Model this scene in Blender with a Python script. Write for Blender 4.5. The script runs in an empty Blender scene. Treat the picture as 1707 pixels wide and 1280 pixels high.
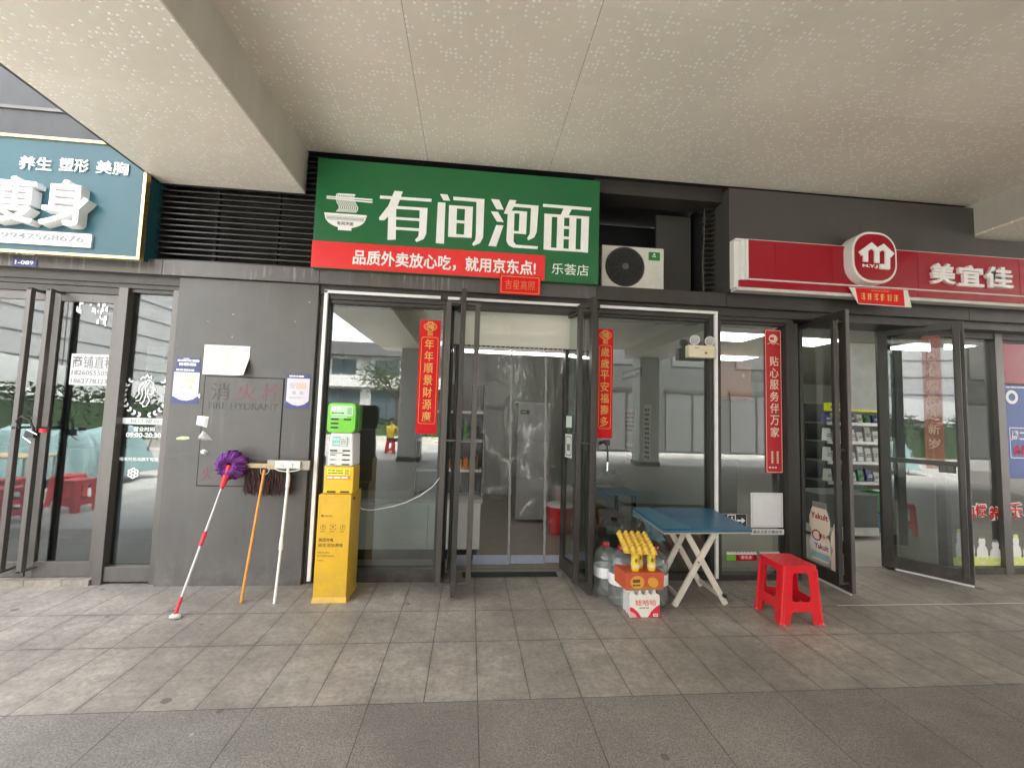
import bpy, bmesh, math, random
from mathutils import Vector, Matrix
random.seed(11)
S = bpy.context.scene
COL = S.collection
R = math.radians

# ---------------------------------------------------------------- camera
CAMH = 1.6
def make_camera():
    pi, ya, ro = R(4.09478), R(-5.38225), R(1.72954)
    cy, sy, cp, sp, cr, sr = math.cos(ya), math.sin(ya), math.cos(pi), math.sin(pi), math.cos(ro), math.sin(ro)
    fwd = Vector((-sy*cp, cy*cp, sp)); r0 = Vector((cy, sy, 0)); u0 = r0.cross(fwd)
    right = cr*r0 + sr*u0; up = -sr*r0 + cr*u0
    m = Matrix((right, up, -fwd)).transposed().to_4x4()
    m.translation = Vector((0, 0, CAMH))
    c = bpy.data.cameras.new('camera'); o = bpy.data.objects.new('camera', c); COL.objects.link(o)
    o.matrix_world = m
    c.sensor_width = 36; c.lens = 36*720.138/1707
    c.clip_start = 0.02; c.clip_end = 500
    S.camera = o
make_camera()

# ---------------------------------------------------------------- sky, sun, exposure
SUN_EL, SUN_AZ = 58, 28          # elevation, azimuth from +Y towards +X (degrees); overcast, from the open left side
w = bpy.data.worlds.new('World'); S.world = w; w.use_nodes = True
nt = w.node_tree; nt.nodes.clear()
sky = nt.nodes.new('ShaderNodeTexSky'); sky.sky_type = 'NISHITA'; sky.sun_disc = False
sky.sun_elevation = R(SUN_EL); sky.sun_rotation = R(SUN_AZ); sky.dust_density = 4; sky.air_density = 1.2
hs = nt.nodes.new('ShaderNodeHueSaturation'); hs.inputs['Saturation'].default_value = 0.22
bg = nt.nodes.new('ShaderNodeBackground'); bg.inputs['Strength'].default_value = 0.15
ow = nt.nodes.new('ShaderNodeOutputWorld')
nt.links.new(sky.outputs[0], hs.inputs['Color']); nt.links.new(hs.outputs[0], bg.inputs['Color']); nt.links.new(bg.outputs[0], ow.inputs[0])
sl = bpy.data.lights.new('sun', 'SUN'); sl.energy = 1.5; sl.angle = R(18); sl.color = (1, .96, .9)
so = bpy.data.objects.new('sun', sl); COL.objects.link(so)
d = Vector((math.sin(R(SUN_AZ))*math.cos(R(SUN_EL)), math.cos(R(SUN_AZ))*math.cos(R(SUN_EL)), math.sin(R(SUN_EL))))
so.rotation_euler = d.to_track_quat('Z', 'Y').to_euler(); so.location = (0, 0, 30)
S.view_settings.view_transform = 'Standard'; S.view_settings.look = 'None'
S.view_settings.exposure = 3.95; S.view_settings.gamma = 1
S.render.engine = 'CYCLES'
cy = S.cycles
cy.use_guiding = True; cy.guiding_training_samples = 64; cy.use_denoising = True; cy.denoiser = 'OPENIMAGEDENOISE'; cy.denoising_prefilter = 'ACCURATE'; cy.denoising_input_passes = 'RGB_ALBEDO_NORMAL'; cy.max_bounces = 10; cy.diffuse_bounces = 5; cy.glossy_bounces = 5; cy.transmission_bounces = 6
cy.transparent_max_bounces = 24; cy.caustics_reflective = False; cy.caustics_refractive = False; cy.sample_clamp_indirect = 6

# ---------------------------------------------------------------- node helper and materials
class NT:
    def __init__(s, name):
        s.m = bpy.data.materials.new(name); s.m.use_nodes = True; s.t = s.m.node_tree; s.t.nodes.clear()
        s.out = s.t.nodes.new('ShaderNodeOutputMaterial')
    def n(s, typ, **kw):
        nd = s.t.nodes.new(typ)
        for k, v in kw.items():
            if k.startswith('i_'):
                key = k[2:].replace('_', ' ')
                s.put(nd.inputs[key], v)
            else: setattr(nd, k, v)
        return nd
    def put(s, sock, v):
        if hasattr(v, 'is_output') or hasattr(v, 'links'): s.t.links.new(v, sock)
        else:
            if sock.type == 'RGBA' and len(v) == 3: v = (*v, 1)
            sock.default_value = v
    def m_(s, op, a, b=0, c=0):
        nd = s.t.nodes.new('ShaderNodeMath'); nd.operation = op
        for k, v in enumerate((a, b, c)): s.put(nd.inputs[k], v)
        return nd.outputs[0]
    def mix(s, f, a, b, blend='MIX'):
        nd = s.t.nodes.new('ShaderNodeMix'); nd.data_type = 'RGBA'; nd.blend_type = blend
        s.put(nd.inputs['Factor'], f); s.put(nd.inputs[6], a); s.put(nd.inputs[7], b)
        return nd.outputs[2]
    def noise(s, vec, scale, detail=3, rough=.55, out=0):
        nd = s.n('ShaderNodeTexNoise'); nd.inputs['Scale'].default_value = scale; nd.inputs['Detail'].default_value = detail
        nd.inputs['Roughness'].default_value = rough; s.t.links.new(vec, nd.inputs['Vector']); return nd.outputs[out]
    def rng(s, v, a, b, c=0., d=1.):
        nd = s.n('ShaderNodeMapRange'); s.put(nd.inputs[0], v)
        for k, x in enumerate((a, b, c, d)): s.put(nd.inputs[1+k], x)
        return nd.outputs[0]
    def scalev(s, vec, sc):
        nd = s.n('ShaderNodeMapping'); s.t.links.new(vec, nd.inputs[0]); nd.inputs['Scale'].default_value = sc; return nd.outputs[0]
    def pos(s): return s.n('ShaderNodeNewGeometry').outputs['Position']
    def obj(s): return s.n('ShaderNodeTexCoord').outputs['Object']
    def bsdf(s, col, rough=.5, metal=0., bump=None, bstr=.2, bdist=.01, spec=.5, **kw):
        b = s.n('ShaderNodeBsdfPrincipled'); s.put(b.inputs['Base Color'], col); s.put(b.inputs['Roughness'], rough); s.put(b.inputs['Metallic'], metal)
        s.put(b.inputs['Specular IOR Level'], spec)
        if bump is not None:
            bp = s.n('ShaderNodeBump'); bp.inputs['Strength'].default_value = bstr; bp.inputs['Distance'].default_value = bdist
            s.t.links.new(bump, bp.inputs['Height']); s.t.links.new(bp.outputs[0], b.inputs['Normal'])
        for k, v in kw.items(): s.put(b.inputs[k.replace('_', ' ')], v)
        return b.outputs[0]
    def done(s, sh): s.t.links.new(sh, s.out.inputs[0]); return s.m

def mat(name, col, rough=.5, metal=0., var=.12, scale=6, bump=.05, bscale=90, streak=False, spec=.5, dirt=0., **kw):
    t = NT(name); p = t.pos()
    pv = t.scalev(p, (1, 1, .18)) if streak else p
    n1 = t.noise(pv, scale, 4); n2 = t.noise(pv, scale*7.3, 3)
    f = t.m_('ADD', t.m_('MULTIPLY', n1, .65), t.m_('MULTIPLY', n2, .35))
    k = t.rng(f, .3, .7, 1-var, 1+var)
    c = t.mix(1, (*col, 1), t.n('ShaderNodeCombineColor', i_Red=k, i_Green=k, i_Blue=k).outputs[0], 'MULTIPLY')
    if dirt:
        z = t.n('ShaderNodeSeparateXYZ'); t.t.links.new(p, z.inputs[0])
        low = t.m_('MULTIPLY', t.rng(z.outputs[2], .3, .0, 0., 1.), t.rng(t.noise(p, 9, 5, .7), .38, .66))
        scr = t.m_('MULTIPLY', t.rng(t.noise(t.scalev(p, (5, 5, 1.1)), 9, 5, .75), .6, .72), t.rng(t.noise(p, 1.7, 2), .42, .6))
        c = t.mix(t.m_('MULTIPLY', t.m_('MAXIMUM', low, scr), dirt), c, (.2, .175, .14, 1))
    r = t.rng(n2, .3, .7, max(.3, rough-.08) if rough >= .3 else rough, max(.34, min(1, rough+.08)) if rough >= .3 else rough)
    h = t.noise(p, bscale, 2) if bump else None
    return t.done(t.bsdf(c, r, metal, h, bump, .004, spec, **kw))

def plain(name, col, rough=.5, **kw):
    return mat(name, col, rough, var=.06, bump=0, **kw)

def emit(name, col, st):
    t = NT(name); e = t.n('ShaderNodeEmission'); e.inputs[0].default_value = (*col, 1); e.inputs[1].default_value = st
    return t.done(e.outputs[0])

def schlick(t, f0, normal=None):
    lw = t.n('ShaderNodeLayerWeight'); lw.inputs[0].default_value = .5
    if normal is not None: t.t.links.new(normal, lw.inputs['Normal'])
    return t.m_('MINIMUM', t.m_('ADD', f0, t.m_('MULTIPLY', 1-f0, t.m_('POWER', lw.outputs['Facing'], 5.))), 1.)
def glass(name, tint=(.93, .96, .94), f0=.045, wave=.0, wscale=3):
    t = NT(name)
    tr = t.n('ShaderNodeBsdfTransparent'); tr.inputs[0].default_value = (*tint, 1)
    gl = t.n('ShaderNodeBsdfGlossy'); gl.inputs['Roughness'].default_value = 0; gl.inputs[0].default_value = (1, 1, 1, 1)
    nrm = None
    if wave:
        bp = t.n('ShaderNodeBump'); bp.inputs['Strength'].default_value = wave; bp.inputs['Distance'].default_value = .02
        t.t.links.new(t.noise(t.pos(), wscale, 1.5), bp.inputs['Height'])
        t.t.links.new(bp.outputs[0], gl.inputs['Normal'])
    mx = t.n('ShaderNodeMixShader'); t.t.links.new(schlick(t, f0), mx.inputs[0]); t.t.links.new(tr.outputs[0], mx.inputs[1]); t.t.links.new(gl.outputs[0], mx.inputs[2])
    return t.done(mx.outputs[0])

def film(name, col, alpha, rough=.15, bump=.6, bscale=25):
    """clear or tinted plastic film: part see-through, part glossy"""
    t = NT(name); p = t.pos()
    h = t.noise(p, bscale, 4)
    tr = t.n('ShaderNodeBsdfTransparent'); tr.inputs[0].default_value = (1, 1, 1, 1)
    b = t.bsdf((*col, 1), rough, 0, h, bump, .02)
    mx = t.n('ShaderNodeMixShader'); mx.inputs[0].default_value = alpha
    t.t.links.new(tr.outputs[0], mx.inputs[1]); t.t.links.new(b, mx.inputs[2])
    return t.done(mx.outputs[0])

def pavement_mat():
    t = NT('stone_paving'); p = t.pos()
    sp = t.n('ShaderNodeSeparateXYZ'); t.t.links.new(p, sp.inputs[0]); x, y = sp.outputs[0], sp.outputs[1]
    light = t.m_('GREATER_THAN', y, 2.54)
    u1 = t.m_('DIVIDE', t.m_('SUBTRACT', x, .1), .2985); u2 = t.m_('DIVIDE', t.m_('SUBTRACT', x, .1), .597)
    v2 = t.m_('DIVIDE', t.m_('SUBTRACT', y, 2.54), 1.2)
    rows = [2.54, 3.18, 3.66]
    def edge(u, size):           # distance in metres to the nearest joint
        f = t.m_('FRACT', u); return t.m_('MULTIPLY', t.m_('MINIMUM', f, t.m_('SUBTRACT', 1, f)), size)
    dl = edge(u1, .2985)
    for r in rows: dl = t.m_('MINIMUM', dl, t.m_('ABSOLUTE', t.m_('SUBTRACT', y, r)))
    dd = t.m_('MINIMUM', edge(u2, .597), edge(v2, 1.2))
    dd = t.m_('MINIMUM', dd, t.m_('ABSOLUTE', t.m_('SUBTRACT', y, 2.54)))
    dj = t.m_('ADD', t.m_('MULTIPLY', light, dl), t.m_('MULTIPLY', t.m_('SUBTRACT', 1, light), dd))
    wob = t.m_('MULTIPLY', t.noise(p, 7, 3), .0042)
    joint = t.m_('LESS_THAN', dj, t.m_('ADD', wob, .0006))
    rid = t.m_('ADD', t.m_('GREATER_THAN', y, 3.18), t.m_('GREATER_THAN', y, 3.66))
    idl = t.n('ShaderNodeCombineXYZ', i_X=t.m_('FLOOR', u1), i_Y=rid, i_Z=3.).outputs[0]
    idd = t.n('ShaderNodeCombineXYZ', i_X=t.m_('FLOOR', u2), i_Y=t.m_('FLOOR', v2), i_Z=9.).outputs[0]
    wn1 = t.n('ShaderNodeTexWhiteNoise'); t.t.links.new(idl, wn1.inputs[0])
    wn2 = t.n('ShaderNodeTexWhiteNoise'); t.t.links.new(idd, wn2.inputs[0])
    grain = t.noise(p, 105, 3, .75); grain2 = t.noise(p, 34, 4, .65); blot = t.noise(p, 1.3, 5, .62); blot2 = t.noise(t.scalev(p, (3, 5, 1)), 1.9, 5, .65)
    # light flags
    k1 = t.m_('MULTIPLY', t.rng(wn1.outputs[0], 0, 1, .9, 1.08), t.rng(grain, .3, .7, .9, 1.1))
    k1 = t.m_('MULTIPLY', k1, t.rng(blot, .3, .72, .84, 1.1)); k1 = t.m_('MULTIPLY', k1, t.rng(blot2, .32, .7, .88, 1.1))
    k1 = t.m_('MULTIPLY', k1, t.m_('MULTIPLY', t.rng(grain2, .3, .7, .8, 1.18), t.rng(t.noise(p, 11, 7, .72), .32, .68, .82, 1.16)))
    c1 = t.mix(t.rng(blot, .35, .65), (.33, .298, .255, 1), (.38, .343, .295, 1))
    c1 = t.mix(t.m_('MULTIPLY', t.rng(wn1.outputs[0], .55, 1.), .5), c1, (.3, .25, .215, 1))
    K1 = t.n('ShaderNodeCombineColor', i_Red=k1, i_Green=k1, i_Blue=k1).outputs[0]; c1 = t.mix(1, c1, K1, 'MULTIPLY')
    # dark flamed granite
    k2 = t.m_('MULTIPLY', t.rng(grain, .34, .66, .55, 1.5), t.rng(grain2, .3, .7, .86, 1.14)); k2 = t.m_('MULTIPLY', k2, t.rng(blot, .3, .7, .86, 1.12))
    k2 = t.m_('MULTIPLY', k2, t.rng(wn2.outputs[0], 0, 1, .95, 1.05))
    K2 = t.n('ShaderNodeCombineColor', i_Red=k2, i_Green=k2, i_Blue=k2).outputs[0]
    c2 = t.mix(1, (.222, .207, .183, 1), K2, 'MULTIPLY')
    c = t.mix(light, c2, c1)
    outside = t.m_('MAXIMUM', t.m_('LESS_THAN', y, -6.1), t.m_('MULTIPLY', t.m_('LESS_THAN', x, -3.3), t.m_('LESS_THAN', y, 2.54)))
    c = t.mix(outside, c, t.mix(t.rng(blot, .3, .7), (.44, .43, .4, 1), (.52, .505, .475, 1)))  # paving beyond the arcade made paler to bounce light onto the ceiling
    # trodden dirt where people come and go, drip marks and gum spots
    dirt = t.m_('MULTIPLY', t.rng(t.noise(p, .8, 5, .68), .4, .64), .5)
    c = t.mix(dirt, c, (.115, .103, .09, 1))
    vo = t.n('ShaderNodeTexVoronoi'); vo.inputs['Scale'].default_value = 2.7; t.t.links.new(t.scalev(p, (1, 1.1, 1)), vo.inputs['Vector'])
    dist = t.m_('ADD', vo.outputs['Distance'], t.m_('MULTIPLY', t.m_('SUBTRACT', t.noise(p, 24, 3), .5), .055))
    ln = t.n('ShaderNodeSeparateColor'); t.t.links.new(vo.outputs['Color'], ln.inputs[0])
    rad = t.rng(ln.outputs[0], .35, 1., .0, .13)
    spot = t.m_('LESS_THAN', dist, rad)
    c = t.mix(t.m_('MULTIPLY', spot, .6), c, (.07, .062, .055, 1))
    vo2 = t.n('ShaderNodeTexVoronoi'); vo2.inputs['Scale'].default_value = 3.3; t.t.links.new(p, vo2.inputs['Vector'])
    ln2 = t.n('ShaderNodeSeparateColor'); t.t.links.new(vo2.outputs['Color'], ln2.inputs[0])
    sp2 = t.m_('LESS_THAN', vo2.outputs['Distance'], t.rng(ln2.outputs[1], .5, 1., 0., .07))
    c = t.mix(t.m_('MULTIPLY', sp2, .5), c, (.5, .48, .44, 1))
    grime = t.m_('MULTIPLY', t.m_('MULTIPLY', t.rng(dj, .035, .0, 0., 1.), t.rng(t.noise(p, 4.5, 4, .65), .4, .66)), light)
    c = t.mix(t.m_('MULTIPLY', grime, .4), c, (.1, .088, .075, 1))
    c = t.mix(t.m_('MULTIPLY', joint, .8), c, (.045, .041, .036, 1))
    h = t.m_('SUBTRACT', t.m_('ADD', t.m_('MULTIPLY', grain, .5), t.m_('MULTIPLY', grain2, .5)), t.m_('MULTIPLY', joint, 1.5))
    r = t.rng(blot2, .3, .7, .42, .62)
    return t.done(t.bsdf(c, r, 0, h, .35, .003, .45))

def ceiling_mat(x0, xp, y0, yp, name):
    """painted metal ceiling panels pressed with scattered dimples, joints every xp / yp"""
    t = NT(name); p = t.pos()
    sp = t.n('ShaderNodeSeparateXYZ'); t.t.links.new(p, sp.inputs[0]); x, y = sp.outputs[0], sp.outputs[1]
    G = .034
    gx, gy = t.m_('DIVIDE', x, G), t.m_('DIVIDE', y, G)
    wn = t.n('ShaderNodeTexWhiteNoise'); t.t.links.new(t.n('ShaderNodeCombineXYZ', i_X=t.m_('FLOOR', gx), i_Y=t.m_('FLOOR', gy), i_Z=1.).outputs[0], wn.inputs[0])
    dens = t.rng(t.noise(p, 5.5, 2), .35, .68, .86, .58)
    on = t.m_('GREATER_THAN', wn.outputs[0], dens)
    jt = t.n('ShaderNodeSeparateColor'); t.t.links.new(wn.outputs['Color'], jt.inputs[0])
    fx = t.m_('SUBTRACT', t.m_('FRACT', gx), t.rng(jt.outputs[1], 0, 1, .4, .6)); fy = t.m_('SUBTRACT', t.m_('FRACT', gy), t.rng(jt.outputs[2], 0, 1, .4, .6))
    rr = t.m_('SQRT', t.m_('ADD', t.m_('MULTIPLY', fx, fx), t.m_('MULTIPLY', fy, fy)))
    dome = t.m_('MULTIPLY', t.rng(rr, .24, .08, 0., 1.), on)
    def edge(u, size):
        f = t.m_('FRACT', u); return t.m_('MULTIPLY', t.m_('MINIMUM', f, t.m_('SUBTRACT', 1, f)), size)
    ex = edge(t.m_('DIVIDE', t.m_('SUBTRACT', x, x0), xp), xp); ey = edge(t.m_('DIVIDE', t.m_('SUBTRACT', y, y0), yp), yp)
    jx = t.m_('MULTIPLY', t.m_('LESS_THAN', ex, .0028), t.m_('LESS_THAN', x, 1.2)); jy = t.m_('LESS_THAN', ey, .0026)
    big = t.noise(p, .9, 4, .6); fine = t.noise(p, 14, 3)
    k = t.m_('MULTIPLY', t.rng(big, .3, .7, .93, 1.06), t.rng(fine, .3, .7, .98, 1.02))
    # each panel differs a little in tone
    wp = t.n('ShaderNodeTexWhiteNoise'); t.t.links.new(t.n('ShaderNodeCombineXYZ', i_X=t.m_('FLOOR', t.m_('DIVIDE', t.m_('SUBTRACT', x, x0), xp)), i_Y=t.m_('FLOOR', t.m_('DIVIDE', t.m_('SUBTRACT', y, y0), yp)), i_Z=5.).outputs[0], wp.inputs[0])
    k = t.m_('MULTIPLY', k, t.rng(wp.outputs[0], 0, 1, .97, 1.03))
    K = t.n('ShaderNodeCombineColor', i_Red=k, i_Green=k, i_Blue=k).outputs[0]
    c = t.mix(1, (.8, .75, .645, 1), K, 'MULTIPLY')
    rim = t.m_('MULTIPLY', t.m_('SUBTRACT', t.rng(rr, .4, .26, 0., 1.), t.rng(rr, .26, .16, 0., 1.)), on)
    c = t.mix(t.m_('MULTIPLY', t.rng(rr, .36, .24, 0., 1.), t.m_('MULTIPLY', on, .85)), c, (1., .99, .96, 1))  # bright highlights of the dimples put into the colour as near-white dots
    c = t.mix(t.m_('MULTIPLY', jx, .6), c, (.16, .145, .12, 1))
    c = t.mix(t.m_('MULTIPLY', jy, .4), c, (.78, .74, .64, 1))
    h = t.m_('SUBTRACT', dome, t.m_('MULTIPLY', jx, 1.))
    return t.done(t.bsdf(c, .36, 0, h, .55, .004, .4))

def scuffed_wall_mat():
    t = NT('grey_painted_panel'); p = t.pos()
    st = t.scalev(p, (1, 1, .12))
    a = t.noise(p, 2.2, 5, .6); b = t.noise(st, 9, 4); g = t.noise(p, 60, 2)
    k = t.m_('MULTIPLY', t.rng(a, .3, .7, .9, 1.1), t.rng(b, .3, .7, .93, 1.08))
    K = t.n('ShaderNodeCombineColor', i_Red=k, i_Green=k, i_Blue=k).outputs[0]
    c = t.mix(1, (.104, .098, .092, 1), K, 'MULTIPLY')
    drip = t.m_('MULTIPLY', t.rng(t.noise(t.scalev(p, (22, 1, .9)), 1., 3, .6), .56, .7), t.rng(t.noise(p, 1.6, 2), .45, .6)); c = t.mix(t.m_('MULTIPLY', drip, .25), c, (.2, .19, .18, 1))
    z = t.n('ShaderNodeSeparateXYZ'); t.t.links.new(p, z.inputs[0])
    splash = t.m_('MULTIPLY', t.rng(z.outputs[2], .35, .0, 0., 1.), t.rng(t.noise(p, 6, 5, .7), .42, .7))
    c = t.mix(t.m_('MULTIPLY', splash, .4), c, (.27, .25, .225, 1))
    vo = t.n('ShaderNodeTexVoronoi'); vo.inputs['Scale'].default_value = 9; t.t.links.new(p, vo.inputs['Vector'])
    ln = t.n('ShaderNodeSeparateColor'); t.t.links.new(vo.outputs['Color'], ln.inputs[0])
    dd = t.m_('ADD', vo.outputs['Distance'], t.m_('MULTIPLY', t.m_('SUBTRACT', t.noise(p, 70, 3), .5), .12))
    fl = t.m_('LESS_THAN', dd, t.rng(ln.outputs[0], .66, 1., 0., .085))
    fl = t.m_('MULTIPLY', fl, t.m_('GREATER_THAN', t.noise(p, 3.1, 2), .47))
    c = t.mix(t.m_('MULTIPLY', fl, .55), c, (.5, .49, .47, 1))
    return t.done(t.bsdf(c, t.rng(b, .3, .7, .42, .58), 0, g, .05, .003, .45))

M = {}
M['paving'] = pavement_mat()
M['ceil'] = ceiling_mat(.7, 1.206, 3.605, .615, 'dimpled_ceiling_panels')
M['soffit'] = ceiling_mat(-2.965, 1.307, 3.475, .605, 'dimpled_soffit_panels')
M['beamside'] = mat('beam_side_paint', (.47, .445, .39), .45, scale=3, streak=True)
M['wall'] = scuffed_wall_mat()
M['upper'] = mat('dark_grey_cladding', (.066, .062, .054), .5, var=.12, scale=2.5, streak=True)
def lintel_mat():
    t = NT('lintel_metal'); p = t.pos(); a = t.noise(t.scalev(p, (1, 1, .18)), 6, 4)
    drip = t.m_('MULTIPLY', t.rng(t.noise(t.scalev(p, (26, 1, 1.6)), 1., 3, .6), .55, .68), t.rng(t.noise(p, 2.3, 2), .45, .58))
    c = t.mix(t.rng(a, .3, .7), (.08, .072, .066, 1), (.115, .105, .096, 1)); c = t.mix(t.m_('MULTIPLY', drip, .55), c, (.34, .32, .3, 1))
    return t.done(t.bsdf(c, t.rng(a, .3, .7, .36, .5), .15))
M['lintel'] = lintel_mat()
M['header'] = mat('header_metal', (.046, .041, .036), .42, .2, var=.15, streak=True)
M['frame'] = mat('dark_aluminium', (.052, .047, .042), .4, .3, dirt=.35, var=.18, scale=5, streak=True, bscale=150)
M['frame2'] = mat('grey_aluminium', (.13, .12, .11), .4, .4, dirt=.35, var=.14, scale=5, streak=True)
M['handle'] = mat('bronze_handle_metal', (.1, .09, .078), .36, .5, var=.16, scale=8, streak=True)
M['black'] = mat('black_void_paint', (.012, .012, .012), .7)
M['dark'] = mat('dark_plastic', (.02, .02, .022), .4)
M['louvre'] = mat('louvre_metal', (.055, .048, .044), .42, .25, var=.2, scale=5)
M['glass'] = glass('window_glass', (.72, .76, .74), .095, .006, 2.2)
M['clearglass'] = glass('clear_window_glass', (.85, .88, .86), .03, .004, 2.)
M['mirrorglass'] = glass('tinted_reflective_glass', (.6, .64, .64), .085, .01, 2.)
M['doorglass'] = glass('door_glass', (.85, .89, .87), .06, .006, 2.2)
M['white'] = plain('white_plastic', (.78, .77, .74), .4)
M['whitedirty'] = mat('dusty_white_plastic', (.62, .6, .55), .45, var=.15, scale=9)
M['letter'] = plain('white_letter_acrylic', (.86, .85, .83), .35)
M['green'] = mat('green_sign_board', (.012, .125, .038), .32, var=.08, scale=1.2, bump=0)
M['redbanner'] = mat('red_vinyl', (.75, .028, .03), .35, var=.05, scale=2, bump=.02)
M['redpaper'] = mat('red_couplet_paper', (.68, .012, .018), .6, spec=.2, var=.1, scale=12, bump=.12, bscale=14)
M['gold'] = plain('gold_ink', (.72, .42, .1), .4, metal=.2)
M['goldmetal'] = mat('polished_brass_trim', (.78, .6, .26), .22, .9, var=.1, bump=0)
M['teal'] = mat('teal_sign_board', (.014, .07, .088), .34, var=.1, scale=1.5, bump=0)
M['ink'] = plain('dark_ink', (.02, .02, .02), .6)
M['greyink'] = plain('grey_ink', (.22, .22, .22), .6)
M['paper'] = mat('white_paper', (.76, .72, .64), .7, var=.06, scale=20, bump=.1, bscale=20)
M['pink'] = plain('pink_print', (.74, .6, .58), .5)
M['blueprint'] = plain('navy_print', (.05, .06, .2), .5)
M['redsign'] = mat('crimson_lightbox_acrylic', (.33, .004, .016), .2, var=.05, scale=1.5, bump=0)
M['yellow'] = mat('yellow_enamel', (.69, .41, .024), .35, var=.1, scale=5, dirt=.4)
M['yellow2'] = mat('bright_yellow_plastic', (.8, .5, .02), .35, var=.05)
M['limegreen'] = mat('lime_green_plastic', (.16, .58, .03), .35, var=.05)
M['darkgreen'] = mat('dark_green_plastic', (.04, .2, .02), .4, var=.05)
M['orange'] = plain('orange_print', (.75, .2, .02), .5)
M['redstool'] = mat('red_stool_plastic', (.72, .012, .022), .34, var=.1, scale=6, bump=.05, bscale=60, dirt=.16)
M['purple'] = mat('purple_mop_yarn', (.16, .035, .22), .8, var=.25, scale=30)
M['bristle'] = mat('brown_bristle', (.075, .035, .032), .75, var=.35, scale=25)
M['wood'] = mat('varnished_wood_pole', (.58, .27, .05), .38, var=.2, scale=12)
M['woodpale'] = mat('pale_worn_wood', (.5, .39, .22), .6, var=.25, scale=20)
M['steel'] = mat('brushed_steel', (.4, .39, .38), .3, .6, var=.1, bump=0)
M['chrome'] = mat('bright_chrome', (.8, .8, .8), .12, 1., var=.04, bump=0)
M['redplastic'] = mat('mop_red_plastic', (.6, .02, .04), .35)
M['tableblue'] = mat('blue_table_laminate', (.022, .13, .27), .34, var=.3, scale=4)
M['tableleg'] = mat('cream_painted_legs', (.68, .63, .54), .45, var=.12, scale=14)
M['eggtray'] = mat('yellow_egg_tray_pulp', (.72, .46, .06), .6, var=.1, scale=30, bump=.2)
M['carton'] = mat('orange_red_carton', (.55, .1, .045), .45, var=.08)
M['cartonart'] = plain('carton_fruit_print', (.72, .33, .05), .45)
M['can'] = plain('yellow_drink_can', (.82, .57, .03), .25)
M['film'] = film('clear_shrink_film', (.85, .86, .86), .22, .12, .8, 30)
M['tablefilm'] = film('clear_table_cover', (.2, .42, .55), .2, .12, .5, 9)
def bottle_plastic():
    t = NT('clear_bottle_plastic'); p = t.pos()
    bp = t.n('ShaderNodeBump'); bp.inputs['Strength'].default_value = .8; bp.inputs['Distance'].default_value = .02; t.t.links.new(t.noise(p, 20, 2), bp.inputs['Height'])
    tr = t.n('ShaderNodeBsdfTransparent'); tr.inputs[0].default_value = (.95, .97, .97, 1); gl = t.n('ShaderNodeBsdfGlossy'); gl.inputs['Roughness'].default_value = .06; t.t.links.new(bp.outputs[0], gl.inputs['Normal'])
    m1 = t.n('ShaderNodeMixShader'); t.t.links.new(schlick(t, .1, bp.outputs[0]), m1.inputs[0]); t.t.links.new(tr.outputs[0], m1.inputs[1]); t.t.links.new(gl.outputs[0], m1.inputs[2])
    df = t.n('ShaderNodeBsdfDiffuse'); df.inputs[0].default_value = (.85, .87, .87, 1)
    m2 = t.n('ShaderNodeMixShader'); m2.inputs[0].default_value = .07; t.t.links.new(m1.outputs[0], m2.inputs[1]); t.t.links.new(df.outputs[0], m2.inputs[2]); return t.done(m2.outputs[0])
M['pet'] = bottle_plastic()
def milky(name, col, f):
    """white sheet that lets some of the light behind it through"""
    t = NT(name); a = t.bsdf((*col, 1), .5); tl = t.n('ShaderNodeBsdfTranslucent'); tl.inputs[0].default_value = (*col, 1)
    mx = t.n('ShaderNodeMixShader'); mx.inputs[0].default_value = f; t.t.links.new(a, mx.inputs[1]); t.t.links.new(tl.outputs[0], mx.inputs[2]); return t.done(mx.outputs[0])
M['blindwhite'] = milky('cream_blind_sheet', (.9, .88, .8), .4)
M['insulwall'] = mat('interior_plaster', (.5, .5, .46), .6, var=.06, scale=2)
M['intdark'] = mat('interior_dark_panel', (.1, .1, .095), .5)
M['fridge'] = mat('fridge_steel', (.42, .42, .41), .35, .1, var=.08, bump=0)
M['led'] = emit('lit_panel_diffuser', (1, .98, .95), .8)
M['tube'] = emit('lit_tube', (1, .97, .9), 1.3)
M['strip'] = plain('white_strip_channel', (.84, .83, .8), .4)
M['acwhite'] = mat('air_conditioner_enamel', (.66, .64, .58), .4, var=.07, scale=5)
M['acgreen'] = plain('green_label', (.03, .2, .04), .4)
M['farfacade'] = mat('dark_upper_facade', (.035, .034, .033), .5, var=.12, scale=2.5, streak=True)
M['skin'] = mat('skin', (.42, .24, .16), .5)

# ---------------------------------------------------------------- mesh builder
ORG = {}
def root(name, label, cat, loc=(0, 0, 0), group=None, kind='thing'):
    o = bpy.data.objects.new(name, None); COL.objects.link(o); o.empty_display_size = .05
    o.location = loc; o['label'] = label; o['category'] = cat; o['kind'] = kind
    if group: o['group'] = group
    ORG[o] = Vector(loc); return o
def tag(o, label, cat, group=None, kind='thing'):
    o['label'] = label; o['category'] = cat; o['kind'] = kind
    if group: o['group'] = group
    return o
def struct(o): o['kind'] = 'structure'; return o

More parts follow.
